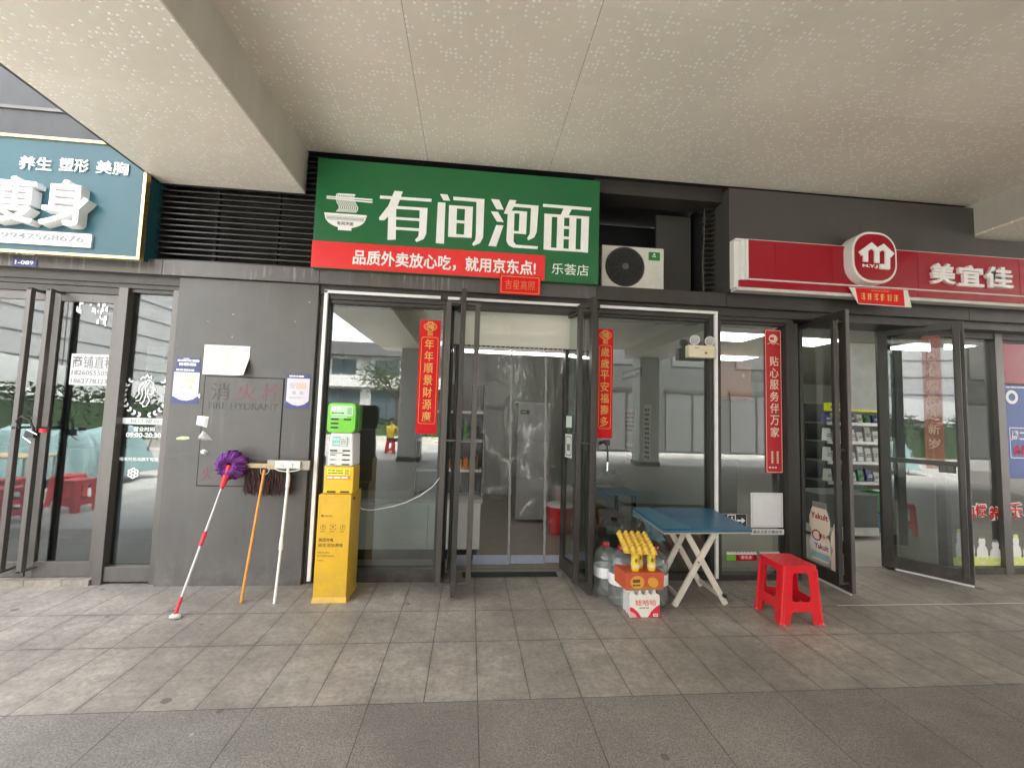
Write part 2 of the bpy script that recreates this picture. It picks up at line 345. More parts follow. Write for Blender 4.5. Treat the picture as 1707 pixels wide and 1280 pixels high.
def text_mesh(s, off=0., res=3):
    c = bpy.data.curves.new('txt', 'FONT'); c.body = s; c.size = 1; c.resolution_u = res; c.offset = off
    o = bpy.data.objects.new('txt', c); COL.objects.link(o)
    me = bpy.data.meshes.new_from_object(o.evaluated_get(bpy.context.evaluated_depsgraph_get()))
    vs = [v.co.to_2d() for v in me.vertices]; fs = [tuple(p.vertices) for p in me.polygons]
    bpy.data.objects.remove(o); bpy.data.curves.remove(c); bpy.data.meshes.remove(me)
    return vs, fs
def shape_mesh(loops):
    """filled flat shape from closed outlines, the inner ones holes"""
    c = bpy.data.curves.new('shp', 'CURVE'); c.dimensions = '2D'; c.fill_mode = 'BOTH'
    for lp in loops:
        sp = c.splines.new('POLY'); sp.points.add(len(lp)-1); sp.use_cyclic_u = True
        for k, (x, y) in enumerate(lp): sp.points[k].co = (x, y, 0, 1)
    o = bpy.data.objects.new('shp', c); COL.objects.link(o)
    me = bpy.data.meshes.new_from_object(o.evaluated_get(bpy.context.evaluated_depsgraph_get()))
    vs = [v.co.to_2d() for v in me.vertices]; fs = [tuple(p.vertices) for p in me.polygons]
    bpy.data.objects.remove(o); bpy.data.curves.remove(c); bpy.data.meshes.remove(me)
    return vs, fs
def rrect(x0, x1, y0, y1, r, n=5):
    o = []
    for cx, cy, a in ((x1-r, y1-r, 0), (x0+r, y1-r, 90), (x0+r, y0+r, 180), (x1-r, y0+r, 270)):
        for k in range(n+1):
            t = R(a+90*k/n); o.append((cx+r*math.cos(t), cy+r*math.sin(t)))
    return o

class MB:
    def __init__(s): s.v, s.f, s.mi, s.mats, s.cuts, s.inner = [], [], [], [], [], 0
    def idx(s, m):
        m = M[m] if isinstance(m, str) else m
        if m not in s.mats: s.mats.append(m)
        return s.mats.index(m)
    def add(s, vs, fs, m):
        b = len(s.v); i = s.idx(m)
        s.v += [Vector(p) for p in vs]
        for f in fs: s.f.append(tuple(b+k for k in f)); s.mi.append(i)
    HEX = [(0, 3, 2, 1), (4, 5, 6, 7), (0, 1, 5, 4), (1, 2, 6, 5), (2, 3, 7, 6), (3, 0, 4, 7)]
    def box(s, x0, x1, y0, y1, z0, z1, m):
        s.add([(x0, y0, z0), (x1, y0, z0), (x1, y1, z0), (x0, y1, z0), (x0, y0, z1), (x1, y0, z1), (x1, y1, z1), (x0, y1, z1)], s.HEX, m); return s
    def lbox(s, fr, s0, s1, n0, n1, z0, z1, m):
        """box in a vertical plane: fr = (origin xy, end xy); s along it, n to its right-hand side (towards the viewer for left-to-right)"""
        A, B = Vector(fr[0]), Vector(fr[1]); u = (B-A).normalized(); n = Vector((u.y, -u.x))
        q = [A+u*a+n*b for a, b in ((s0, n1), (s1, n1), (s1, n0), (s0, n0))]
        s.add([(*p, z0) for p in q]+[(*p, z1) for p in q], s.HEX, m); return s
    def bar(s, p, q, w, h, m, up=(0, 0, 1)):
        p, q = Vector(p), Vector(q); d = (q-p).normalized(); u = Vector(up)
        if abs(d.dot(u)) > .98: u = Vector((0, 1, 0))
        a = d.cross(u).normalized(); b = a.cross(d).normalized(); a *= w/2; b *= h/2
        s.add([p-a-b, p+a-b, p+a+b, p-a+b, q-a-b, q+a-b, q+a+b, q-a+b], s.HEX, m); return s
    def tube(s, pts, r, m, n=10, caps=True):
        pts = [Vector(p) for p in pts]; rs = r if isinstance(r, (list, tuple)) else [r]*len(pts)
        vs, fs = [], []; prev = None
        for k, p in enumerate(pts):
            d = (pts[min(k+1, len(pts)-1)]-pts[max(k-1, 0)]).normalized()
            if prev is None:
                a = d.orthogonal().normalized()
            else: a = (prev-d*prev.dot(d)).normalized()
            prev = a; b = d.cross(a)
            for j in range(n):
                t = 2*math.pi*j/n; vs.append(p+(a*math.cos(t)+b*math.sin(t))*rs[k])
        for k in range(len(pts)-1):
            for j in range(n): fs.append((k*n+j, k*n+(j+1) % n, (k+1)*n+(j+1) % n, (k+1)*n+j))
        if caps: fs.append(tuple(range(n-1, -1, -1))); fs.append(tuple((len(pts)-1)*n+j for j in range(n)))
        s.add(vs, fs, m); return s
    def lathe(s, prof, c, m, n=20, axis='z', caps=True):
        c = Vector(c); vs, fs = [], []
        for r, z in prof:
            for j in range(n):
                t = 2*math.pi*j/n; a, b = r*math.cos(t), r*math.sin(t)
                vs.append(c+(Vector((a, b, z)) if axis == 'z' else Vector((a, z, b))))
        K = len(prof)
        for k in range(K-1):
            for j in range(n): fs.append((k*n+j, k*n+(j+1) % n, (k+1)*n+(j+1) % n, (k+1)*n+j))
        if caps: fs.append(tuple(range(n-1, -1, -1))); fs.append(tuple((K-1)*n+j for j in range(n)))
        if axis == 'y': fs = [f[::-1] for f in fs]
        s.add(vs, fs, m); return s
    def flat(s, vs2, fs, fr, th, m):
        """solid of thickness th from a flat mesh; fr = (origin, right, up), back on the plane, front towards right x up"""
        O, U, V = (Vector(a) for a in fr); N = U.cross(V).normalized()
        b = [O+U*x+V*y for x, y in vs2]; n = len(b); fr_ = [p+N*th for p in b]
        cnt = {}
        for f in fs:
            for k in range(len(f)):
                e = (f[k], f[(k+1) % len(f)]); cnt[e] = cnt.get(e, 0)+1
        side = [(e[0], e[1], e[1]+n, e[0]+n) for e in cnt if (e[1], e[0]) not in cnt]
        s.add(b+fr_, [tuple(k+n for k in f) for f in fs]+side, m); return s
    def poly(s, pts, fr, th, m):
        a = sum(pts[k][0]*pts[(k+1) % len(pts)][1]-pts[(k+1) % len(pts)][0]*pts[k][1] for k in range(len(pts)))
        if a < 0: pts = pts[::-1]
        return s.flat(pts, [tuple(range(len(pts)))], fr, th, m)
    def shape(s, loops, fr, th, m):
        vs, fs = shape_mesh(loops)
        out = []
        for f in fs:
            a = sum(vs[f[k]][0]*vs[f[(k+1) % len(f)]][1]-vs[f[(k+1) % len(f)]][0]*vs[f[k]][1] for k in range(len(f)))
            out.append(f if a > 0 else f[::-1])
        return s.flat(vs, out, fr, th, m)
    def strokes(s, pts, w, fr, th, m, j=0.):
        for k in range(len(pts)-1):
            p, q = Vector(pts[k]), Vector(pts[k+1]); d = (q-p).normalized(); n = Vector((-d.y, d.x))*w/2
            e = d*w*.38
            s.poly([tuple(p-n-e), tuple(q-n+e), tuple(q+n+e), tuple(p+n-e)], fr, th+.0004*k+j, m)
        return s
    def heavy(s, st, fr, x0, x1, z0, z1, th, m, d):
        s.inner += 1
        if s.inner == 1: s.cuts.append(len(s.f))
        try: return s.heavy_(st, fr, x0, x1, z0, z1, th, m, d)
        finally: s.inner -= 1
    def heavy_(s, st, fr, x0, x1, z0, z1, th, m, d):
        for k, (dx, dz) in enumerate(((0, 0), (-d, 0), (d, 0), (0, d), (0, -d), (-d*.7, d*.7), (d*.7, d*.7), (-d*.7, -d*.7), (d*.7, -d*.7))):
            s.text(st, fr, x0+d+dx, x1-d+dx, z0+d+dz, z1-d+dz, th+.0004*k, m)
        return s
    def scribble(s, fr, x, z, w, h, th, m, seed):
        rnd = random.Random(seed)
        for k in range(3): zz = z+h*(.15+.35*k); s.poly([(x, zz), (x+w*rnd.uniform(.6, 1), zz+h*.04), (x+w*rnd.uniform(.6, 1), zz+h*.14), (x, zz+h*.1)], fr, th+.0001*k, m)
        for k in range(2): xx = x+w*rnd.uniform(.1, .75); s.poly([(xx, z), (xx+w*.12, z), (xx+w*.12+w*rnd.uniform(-.15, .15), z+h), (xx+w*rnd.uniform(-.15, .1), z+h)], fr, th+.0004+.0001*k, m)
        return s
    def text(s, st, fr, x0, x1, z0, z1, th, m, bold=0., res=3):
        s.inner += 1
        if s.inner == 1: s.cuts.append(len(s.f))
        try: return s.text_(st, fr, x0, x1, z0, z1, th, m, bold, res)
        finally: s.inner -= 1
    def text_(s, st, fr, x0, x1, z0, z1, th, m, bold=0., res=3):
        vs, fs = text_mesh(st, bold, res)
        if not vs: return s
        a, b = min(v.x for v in vs), max(v.x for v in vs); c, d = min(v.y for v in vs), max(v.y for v in vs)
        q = [(x0+(v.x-a)/(b-a)*(x1-x0), z0+(v.y-c)/max(d-c, 1e-6)*(z1-z0)) for v in vs]
        return s.flat(q, fs, fr, th, m)
    def column(s, st, fr, xc, ztop, zbot, w, th, m, bold=0., h=None):
        s.inner += 1
        if s.inner == 1: s.cuts.append(len(s.f))
        try: return s.column_(st, fr, xc, ztop, zbot, w, th, m, bold, h)
        finally: s.inner -= 1
    def column_(s, st, fr, xc, ztop, zbot, w, th, m, bold=0., h=None):
        n = len(st); p = (ztop-zbot)/n; h = h or p*.82
        for k, ch in enumerate(st):
            z = ztop-p*(k+.5); s.text(ch, fr, xc-w/2, xc+w/2, z-h/2, z+h/2, th, m, bold)
        return s
    def lines(s, fr, x0, x1, z0, z1, n, th, m, seed=1, fill=.45, gap=.25):
        s.inner += 1
        if s.inner == 1: s.cuts.append(len(s.f))
        try: return s.lines_(fr, x0, x1, z0, z1, n, th, m, seed, fill, gap)
        finally: s.inner -= 1
    def lines_(s, fr, x0, x1, z0, z1, n, th, m, seed=1, fill=.45, gap=.25):
        """rows of print too small to read"""
        rnd = random.Random(seed); p = (z1-z0)/n
        for k in range(n):
            z = z1-p*(k+.5); x = x0
            while x < x1-.002:
                l = min(p*rnd.uniform(.7, 2.4), x1-x)
                s.poly([(x, z-p*fill/2), (x+l, z-p*fill/2), (x+l, z+p*fill/2), (x, z+p*fill/2)], fr, th, m)
                x += l+p*gap*rnd.uniform(.6, 1.6)
                if k == n-1 and x > x0+(x1-x0)*.7: break
        return s
    def build(s, name, parent=None, loc=None, bevel=0., seg=2, smooth=38):
        cs = sorted(set(c for c in s.cuts if 0 < c < len(s.f)))
        if name.endswith('lettering') and parent is not None and cs:      # each line of writing is a mesh of its own
            for a, e in zip([0]+cs, cs+[len(s.f)]):
                q = MB(); q.mats = s.mats; used = {}
                for k in range(a, e):
                    q.f.append(tuple(used.setdefault(i, len(used)) for i in s.f[k])); q.mi.append(s.mi[k])
                q.v = [s.v[i] for i in used]; r = q.build(name, parent, loc, bevel, seg, smooth)
            return r
        off = Vector(loc) if loc is not None else (ORG[parent] if parent is not None else Vector((0, 0, 0)))
        me = bpy.data.meshes.new(name); me.from_pydata([tuple(p-off) for p in s.v], [], s.f)
        for m in s.mats: me.materials.append(m)
        me.polygons.foreach_set('material_index', s.mi)
        me.polygons.foreach_set('use_smooth', [True]*len(me.polygons)); me.update()
        me.set_sharp_from_angle(angle=R(smooth))
        o = bpy.data.objects.new(name, me); COL.objects.link(o); ORG[o] = off
        if parent is not None:
            o.parent = parent; o.location = off-ORG[parent]
        else: o.location = off
        if bevel:
            b = o.modifiers.new('bevel', 'BEVEL'); b.width = bevel; b.segments = seg; b.limit_method = 'ANGLE'; b.angle_limit = R(40); b.harden_normals = True
        return o
def FZ(y): return ((0, y, 0), (1, 0, 0), (0, 0, 1))           # plane of the facade at depth y, coordinates x and z
def copy_tree(o, parent=None):
    c = o.copy(); COL.objects.link(c); c.parent = parent
    for ch in o.children: copy_tree(ch, c)
    return c

# ================================================================ setting
b = MB(); b.add([(-70, -70, 0), (70, -70, 0), (70, 20, 0), (-70, 20, 0)], [(0, 1, 2, 3)], 'paving'); struct(b.build('pavement'))

# arcade ceiling: slab over the walk, open to the sky left of the beam and beyond its front edge
YF = -6.4
b = MB(); b.box(-1.66, 5.45, YF, 4.16, 4.07, 4.5, 'ceil'); b.box(6.75, 15, YF, 4.16, 4.07, 4.5, 'ceil'); b.box(-1.66, 15, 4.16, 4.6, 4.085, 4.5, 'black')  # black rear strip paints in the shadow line above the walls
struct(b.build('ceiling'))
def beam(x0, x1, zb, label, ym):
    o = root('ceiling_beam', label, 'beam', (x0, 4.2, zb))
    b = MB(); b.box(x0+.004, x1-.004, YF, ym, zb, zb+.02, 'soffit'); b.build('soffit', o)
    b = MB(); b.box(x0, x1, YF-.01, ym+.002, zb+.02, 5.0, 'beamside'); b.build('side_panel', o)
    if x0 < 0: b = MB(); b.box(x0-.03, x0-.002, YF, ym+.02, zb+.006, 5.02, 'header'); b.build('edge_trim', o)
    return o
beam(-2.965, -1.66, 3.667, 'dropped ceiling beam with dimpled underside running over the teal sign', 4.21)
beam(5.45, 6.75, 3.715, 'dropped ceiling beam at the end of the crimson sign wall', 4.21)
b = MB(); b.box(-2.96, 15, YF, 4.6, 5.02, 5.4, 'beamside'); b.box(-16, 15, 4.7, 13.2, 4.1, 6.4, 'upper'); struct(b.build('roof_slab'))

# ---------------------------------------------------------------- walls
o = root('wall', 'grey painted panel wall with mops leaning on it', 'wall', (-2.1, 4.4, 0))
b = MB(); b.box(-2.725, -1.48, 4.207, 4.62, 0, 2.78, 'wall'); b.build('wall_panel', o, bevel=.003)
hd = MB(); hd.box(-2.428, -1.742, 4.2, 4.215, .884, 1.868, 'wall'); hdo = hd.build('hydrant_door', o, bevel=.002)
b = MB()
for x0, x1, z0, z1 in ((-2.437, -2.428, .875, 1.877), (-1.742, -1.734, .875, 1.877), (-2.428, -1.742, 1.868, 1.877), (-2.428, -1.742, .875, .884)): b.box(x0, x1, 4.2045, 4.212, z0, z1, 'black')
b.build('door_gap', hdo)
b = MB()
def peeled(name, ink, sc):
    t = NT(name); p = t.pos(); f = t.rng(t.noise(t.scalev(p, (1.6, 1, .7)), sc, 4, .65), .3, .62)
    return t.done(t.bsdf(t.mix(f, (*ink, 1), (.098, .09, .086, 1)), .55))
M['fadedred'] = peeled('faded_red_lettering', (.34, .035, .04), 9); M['fadedink'] = peeled('peeled_dark_lettering', (.035, .03, .028), 11)
b.text('消', FZ(4.199), -2.37, -2.21, 1.655, 1.815, .0012, 'fadedink', .006); b.text('火', FZ(4.199), -2.15, -1.98, 1.655, 1.815, .0012, 'fadedred', .008); b.text('栓', FZ(4.199), -1.93, -1.76, 1.65, 1.82, .0012, 'fadedred', .008)
b.text('FIRE HYDRANT', FZ(4.199), -2.385, -1.775, 1.575, 1.635, .0012, 'fadedink', .004)
b.text('火', FZ(4.199), -2.4, -2.3, .93, 1.05, .0012, 'fadedred', .006); b.build('lettering', hdo)

o = root('wall', 'dark grey clad wall above and behind the crimson sign', 'wall', (4, 4.2, 2.93))
b = MB(); b.box(2.6, 5.452, 4.12, 4.62, 2.93, 4.03, 'upper'); b.box(6.75, 15, 4.12, 4.62, 2.93, 4.03, 'upper'); b.box(5.455, 6.748, 4.15, 4.62, 2.93, 3.7, 'upper'); b.build('cladding', o, bevel=.004)
o = root('wall', 'dark grey upper facade rising above the teal sign', 'wall', (-5, 4.3, 2.9))
b = MB(); b.box(-16, -2.99, 4.3, 4.7, 2.93, 6.5, 'farfacade'); b.box(-16, -2.99, 4.285, 4.3, 4.32, 4.35, 'frame2'); b.box(-16, -2.99, 4.285, 4.3, 5.5, 5.53, 'lintel'); b.build('cladding', o)
# louvre screen
o = root('louvre_screen', 'dark horizontal louvres between the teal sign and the green sign', 'louvre', (-2.2, 4.3, 2.93))
b = MB(); z = 2.945
while z < 4.06:
    b.add([(-2.985, 4.235, z), (-1.5, 4.235, z), (-1.5, 4.33, z+.03), (-2.985, 4.33, z+.03), (-2.985, 4.235, z+.012), (-1.5, 4.235, z+.012), (-1.5, 4.33, z+.042), (-2.985, 4.33, z+.042)], MB.HEX, 'louvre'); z += .0555
b.build('slats', o)
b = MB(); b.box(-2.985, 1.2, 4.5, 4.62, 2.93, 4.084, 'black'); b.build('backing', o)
b = MB(); b.box(-2.53, -2.5, 4.32, 4.36, 2.93, 4.07, 'dark'); b.box(-1.95, -1.935, 4.32, 4.36, 2.93, 4.07, 'dark'); b.build('post', o)
# niche beside the green sign
o = root('equipment_niche', 'black recess behind the air conditioner unit', 'niche', (1.9, 4.6, 2.93))
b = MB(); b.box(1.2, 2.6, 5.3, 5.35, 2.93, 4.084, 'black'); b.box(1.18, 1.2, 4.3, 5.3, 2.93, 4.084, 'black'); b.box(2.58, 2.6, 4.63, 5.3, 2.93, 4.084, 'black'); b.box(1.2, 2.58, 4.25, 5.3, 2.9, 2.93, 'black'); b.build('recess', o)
b = MB(); b.box(2.08, 2.5, 4.72, 4.76, 2.935, 3.98, 'upper'); b.build('side_panel', o)
b = MB(); b.box(1.2, 2.6, 4.24, 4.5, 3.93, 4.083, 'header'); b.build('lintel_plate', o, bevel=.003)
b = MB(); z = 2.97
while z < 3.95:
    b.box(2.49, 2.585, 4.36, 4.46, z, z+.008, 'louvre'); z += .055
b.tube([(2.49, 4.4, 3.95), (2.485, 4.4, 3.6), (2.465, 4.4, 3.3), (2.48, 4.4, 3.0)], .006, 'frame2', 6); b.build('louvre_end', o)
# lintel
o = root('lintel_beam', 'long grey metal lintel under the shop signs', 'lintel', (0, 4.3, 2.78))
b = MB(); xs = [-9, -5.2, -2.86, -1.47, 1.22, 2.6, 5.4, 9, 12]
for k in range(len(xs)-1): b.box(xs[k]+.0015, xs[k+1]-.0015, 4.17, 4.6, 2.785, 2.926, 'lintel' if xs[k] < -1.4 else 'header')
b.build('lintel_panel', o, bevel=.003)
b = MB(); b.box(-9, 12, 4.235, 4.6, 2.705, 2.785, 'header'); b.box(-9, 3.4, 4.255, 4.6, 2.665, 2.705, 'header'); b.build('header', o)

# ---------------------------------------------------------------- shop fronts
def pane(b, x0, x1, y, z0, z1, m='glass'): b.box(x0, x1, y, y+.008, z0, z1, m)
def door(parent, A, B, handle=1, both=True, mid=False, seal=False, zt=2.72, zb=.03, st=.07, mf='frame', hs=.1, hm='handle', hz=(.13, 2.6), hpos=None, ht=.045, gm='doorglass'):
    """glass door leaf from hinge A to free edge B; outside face on the right-hand side of A->B when handle=1"""
    fr = (A, B); L = (Vector(B)-Vector(A)).length; T = .022
    b = MB(); b.lbox(fr, 0, st, -T, T, zb, zt, mf); b.lbox(fr, L-st, L, -T, T, zb, zt, mf)
    b.lbox(fr, st, L-st, -T+.002, T-.002, zt-.08, zt, mf); b.lbox(fr, st, L-st, -T+.002, T-.002, zb, zb+.13, mf)
    if mid: b.lbox(fr, st, L-st, -T+.004, T-.004, 1.2, 1.25, mf)
    o = b.build('door', parent, bevel=.003)
    if seal:
        b = MB(); b.lbox(fr, .1, L, T+.001, T+.012, .012, .03, 'white'); b.lbox(fr, L+.001, L+.004, -T*.8, T*.8, zb, zt, 'frame2'); b.build('bottom_seal', o)
    b = MB(); b.lbox(fr, st-.01, L-st+.01, -.004, .004, zb+.12, zt-.07, gm); b.build('pane', o)
    s0 = L-st/2 if hpos is None else hpos
    for sg in ((1, -1) if both else (handle,)):
        b = MB(); n0, n1 = (T+hs, T+hs+ht) if sg > 0 else (-T-hs-ht, -T-hs)
        b.lbox(fr, s0-.02, s0+.02, n0, n1, hz[0], hz[1], hm)
        for z in (hz[0], 1.35, hz[1]-.022): b.lbox(fr, s0-.018, s0+.018, min(n0, 0)+(.0 if sg < 0 else T+.001), max(n1, 0)-(0 if sg > 0 else T+.001), z+.001, z+.02, hm)
        b.build('handle', o, bevel=.003)
    return o

# left shop
sl_ = root('storefront', 'glass shopfront with closed doors under the teal sign', 'storefront', (-4.2, 4.3, 0))
b = MB()
b.box(-3.262, -3.182, 4.24, 4.36, 0, 2.665, 'frame2'); b.box(-3.182, -2.8, 4.26, 4.36, 0.02, .15, 'frame2'); b.box(-2.8, -2.727, 4.25, 4.36, 0, 2.665, 'frame2'); b.box(-3.182, -2.8, 4.275, 4.36, 2.63, 2.665, 'frame')
b.box(-5.35, -5.27, 4.24, 4.36, 0, 2.665, 'frame2'); b.box(-5.27, -3.262, 4.27, 4.36, 2.6, 2.664, 'frame'); b.box(-9, -5.35, 4.26, 4.36, .02, .15, 'frame2')
b.build('frame', sl_, bevel=.003)
b = MB(); b.box(-9, -3.265, 4.22, 4.6, 0, .05, 'paving'); b.build('threshold', sl_)
for x0, x1 in ((-3.182, -2.8), (-9, -5.35)):
    b = MB(); pane(b, x0, x1, 4.315, .15, 2.64, 'mirrorglass'); b.build('pane', sl_)
door(sl_, (-3.27, 4.31), (-3.84, 4.31), handle=-1, both=True, mf='frame2', hm='frame2', zt=2.6, zb=.055, hs=.09, hpos=.5, st=.06, gm='mirrorglass')
door(sl_, (-5.26, 4.31), (-3.852, 4.31), handle=1, both=True, mf='frame2', hm='frame2', zt=2.6, zb=.055, hs=.09, hpos=1.33, st=.06, gm='mirrorglass')

# middle shop
sm = root('storefront', 'glass shopfront with open double doors under the green sign', 'storefront', (.5, 4.3, 0))
b = MB()
b.box(-1.479, -1.392, 4.25, 4.37, 0, 2.664, 'header'); b.box(-1.392, -.3, 4.262, 4.37, .0, .12, 'frame'); b.box(-.3, -.225, 4.255, 4.37, 0, 2.664, 'frame'); b.box(-1.392, -.3, 4.275, 4.37, 2.63, 2.664, 'header')
b.box(-.25, -.2, 4.46, 4.56, 0, 2.664, 'frame'); b.box(1.165, 1.21, 4.46, 4.56, 0, 2.664, 'frame'); b.box(-.2, 1.165, 4.47, 4.58, 2.64, 2.7, 'header')
b.box(1.2, 1.27, 4.255, 4.37, 0, 2.664, 'frame'); b.box(1.27, 2.465, 4.265, 4.37, 0, .055, 'header'); b.box(2.465, 2.585, 4.255, 4.37, 0, 2.664, 'header'); b.box(1.27, 2.465, 4.275, 4.37, 2.64, 2.664, 'header')
b.build('frame', sm, bevel=.003)
for x0, x1 in ((-.27, -.21), (1.175, 1.234)): MB().box(x0, x1, 4.37, 4.46, 0, 2.664, 'header').build('jamb', sm)
for x0, x1, z0 in ((-1.392, -.3, .12), (1.27, 2.465, .055)):
    b = MB(); pane(b, x0, x1, 4.315, z0, 2.642); b.build('pane', sm)
b = MB(); b.box(-.2, 1.165, 4.452, 4.458, 2.31, 2.7, 'blindwhite'); b.build('transom_panel', sm)
b = MB(); b.box(-.2, 1.165, 4.5, 4.56, 0, .012, 'steel'); b.build('threshold', sm)
door(sm, (-.155, 4.53), (-.093, 3.835), both=True, hs=.085, hm='handle', st=.055)
door(sm, (1.0, 4.56), (1.115, 3.862), both=False, hs=.085, hm='frame', st=.06)

# right shop
sr = root('storefront', 'glass shopfront with open double doors under the crimson sign', 'storefront', (4.5, 4.3, 0))
b = MB()
b.box(2.585, 3.32, 4.262, 4.37, 0, .055, 'header'); b.box(3.32, 3.45, 4.255, 4.4, 0, 2.664, 'frame'); b.box(2.585, 3.32, 4.28, 4.37, 2.635, 2.664, 'header')
b.box(3.45, 3.6, 4.5, 4.6, 0, 2.72, 'frame'); b.box(4.76, 4.86, 4.56, 4.66, 0, 2.72, 'frame'); b.box(3.45, 4.86, 4.5, 4.64, 2.73, 2.785, 'header')
b.box(4.86, 5.3, 4.46, 4.6, 0, .06, 'frame'); b.box(5.3, 5.36, 4.4, 4.5, 0, 2.72, 'frame')
b.box(5.36, 5.99, 4.385, 4.5, 0, .075, 'frame'); b.box(5.99, 6.09, 4.38, 4.5, 0, 2.72, 'frame2'); b.box(6.09, 9, 4.385, 4.5, 0, .075, 'frame'); b.box(4.86, 12, 4.39, 4.6, 2.64, 2.72, 'header')
b.box(8.5, 8.6, 4.38, 4.5, 0, 2.64, 'frame2')
b.build('frame', sr, bevel=.003)
for x0, x1, y, z0, z1 in ((2.585, 3.32, 4.315, .055, 2.638), (4.86, 5.3, 4.52, .06, 2.64), (5.36, 5.99, 4.43, .075, 2.64), (6.09, 8.5, 4.43, .075, 2.64)):
    b = MB(); pane(b, x0, x1, y, z0, z1, 'glass' if x0 < 4 else 'clearglass'); b.build('pane', sr)
door(sr, (3.655, 4.545), (3.635, 3.84), both=False, hs=.06, seal=True, st=.085, zt=2.73, hm='frame', hz=(.1, 2.62))
rd = door(sr, (4.735, 4.6), (5.13, 4.02), both=True, hs=.06, seal=True, st=.085, zt=2.73, mid=True, gm='mirrorglass', hm='frame', hz=(.1, 2.62))

# white light-strip channel round the noodle shop window
b = MB(); b.box(-1.432, -1.398, 4.218, 4.248, .03, 2.745, 'strip'); b.box(-1.432, -.33, 4.218, 4.233, 2.712, 2.742, 'strip'); b.box(-.26, 1.15, 4.218, 4.234, 2.712, 2.74, 'strip'); b.box(1.275, 2.533, 4.218, 4.233, 2.712, 2.742, 'strip'); b.box(2.5, 2.532, 4.22, 4.25, .03, 2.712, 'strip')
tag(b.build('light_strip', bevel=.004), 'thin white strip channel framing the windows under the green sign', 'strip')

M['greyroom'] = mat('grey_room_wall', (.16, .165, .165), .6, var=.06, scale=2)
# ---------------------------------------------------------------- rooms behind the glass
b = MB(); b.add([(-9, 4.62, .004), (15, 4.62, .004), (15, 13, .004), (-9, 13, .004)], [(0, 1, 2, 3)], mat('interior_tiles', (.36, .33, .28), .35, var=.12, scale=3)); b.add([(-.2, 4.37, .004), (1.165, 4.37, .004), (1.165, 4.62, .004), (-.2, 4.62, .004)], [(0, 1, 2, 3)], 'paving'); struct(b.build('interior_floor'))
b = MB(); b.box(-9, 15, 4.61, 13, 2.87, 2.895, 'insulwall'); struct(b.build('interior_ceiling'))
b = MB()
b.box(-9, -2.65, 6.6, 6.7, 0, 2.87, 'greyroom'); b.box(-2.65, -2.55, 4.62, 8.8, 0, 2.87, 'insulwall'); b.box(-2.55, 2.48, 8.8, 8.9, 0, 2.87, 'insulwall'); b.box(2.48, 2.56, 4.38, 13, 0, 2.87, 'insulwall'); b.box(2.56, 15, 12.9, 13, 0, 2.87, 'insulwall'); b.box(14.9, 15, 4.62, 12.9, 0, 2.87, 'insulwall')
b.box(-9.1, -9, 4.62, 6.7, 0, 2.87, 'insulwall')
struct(b.build('interior_wall'))

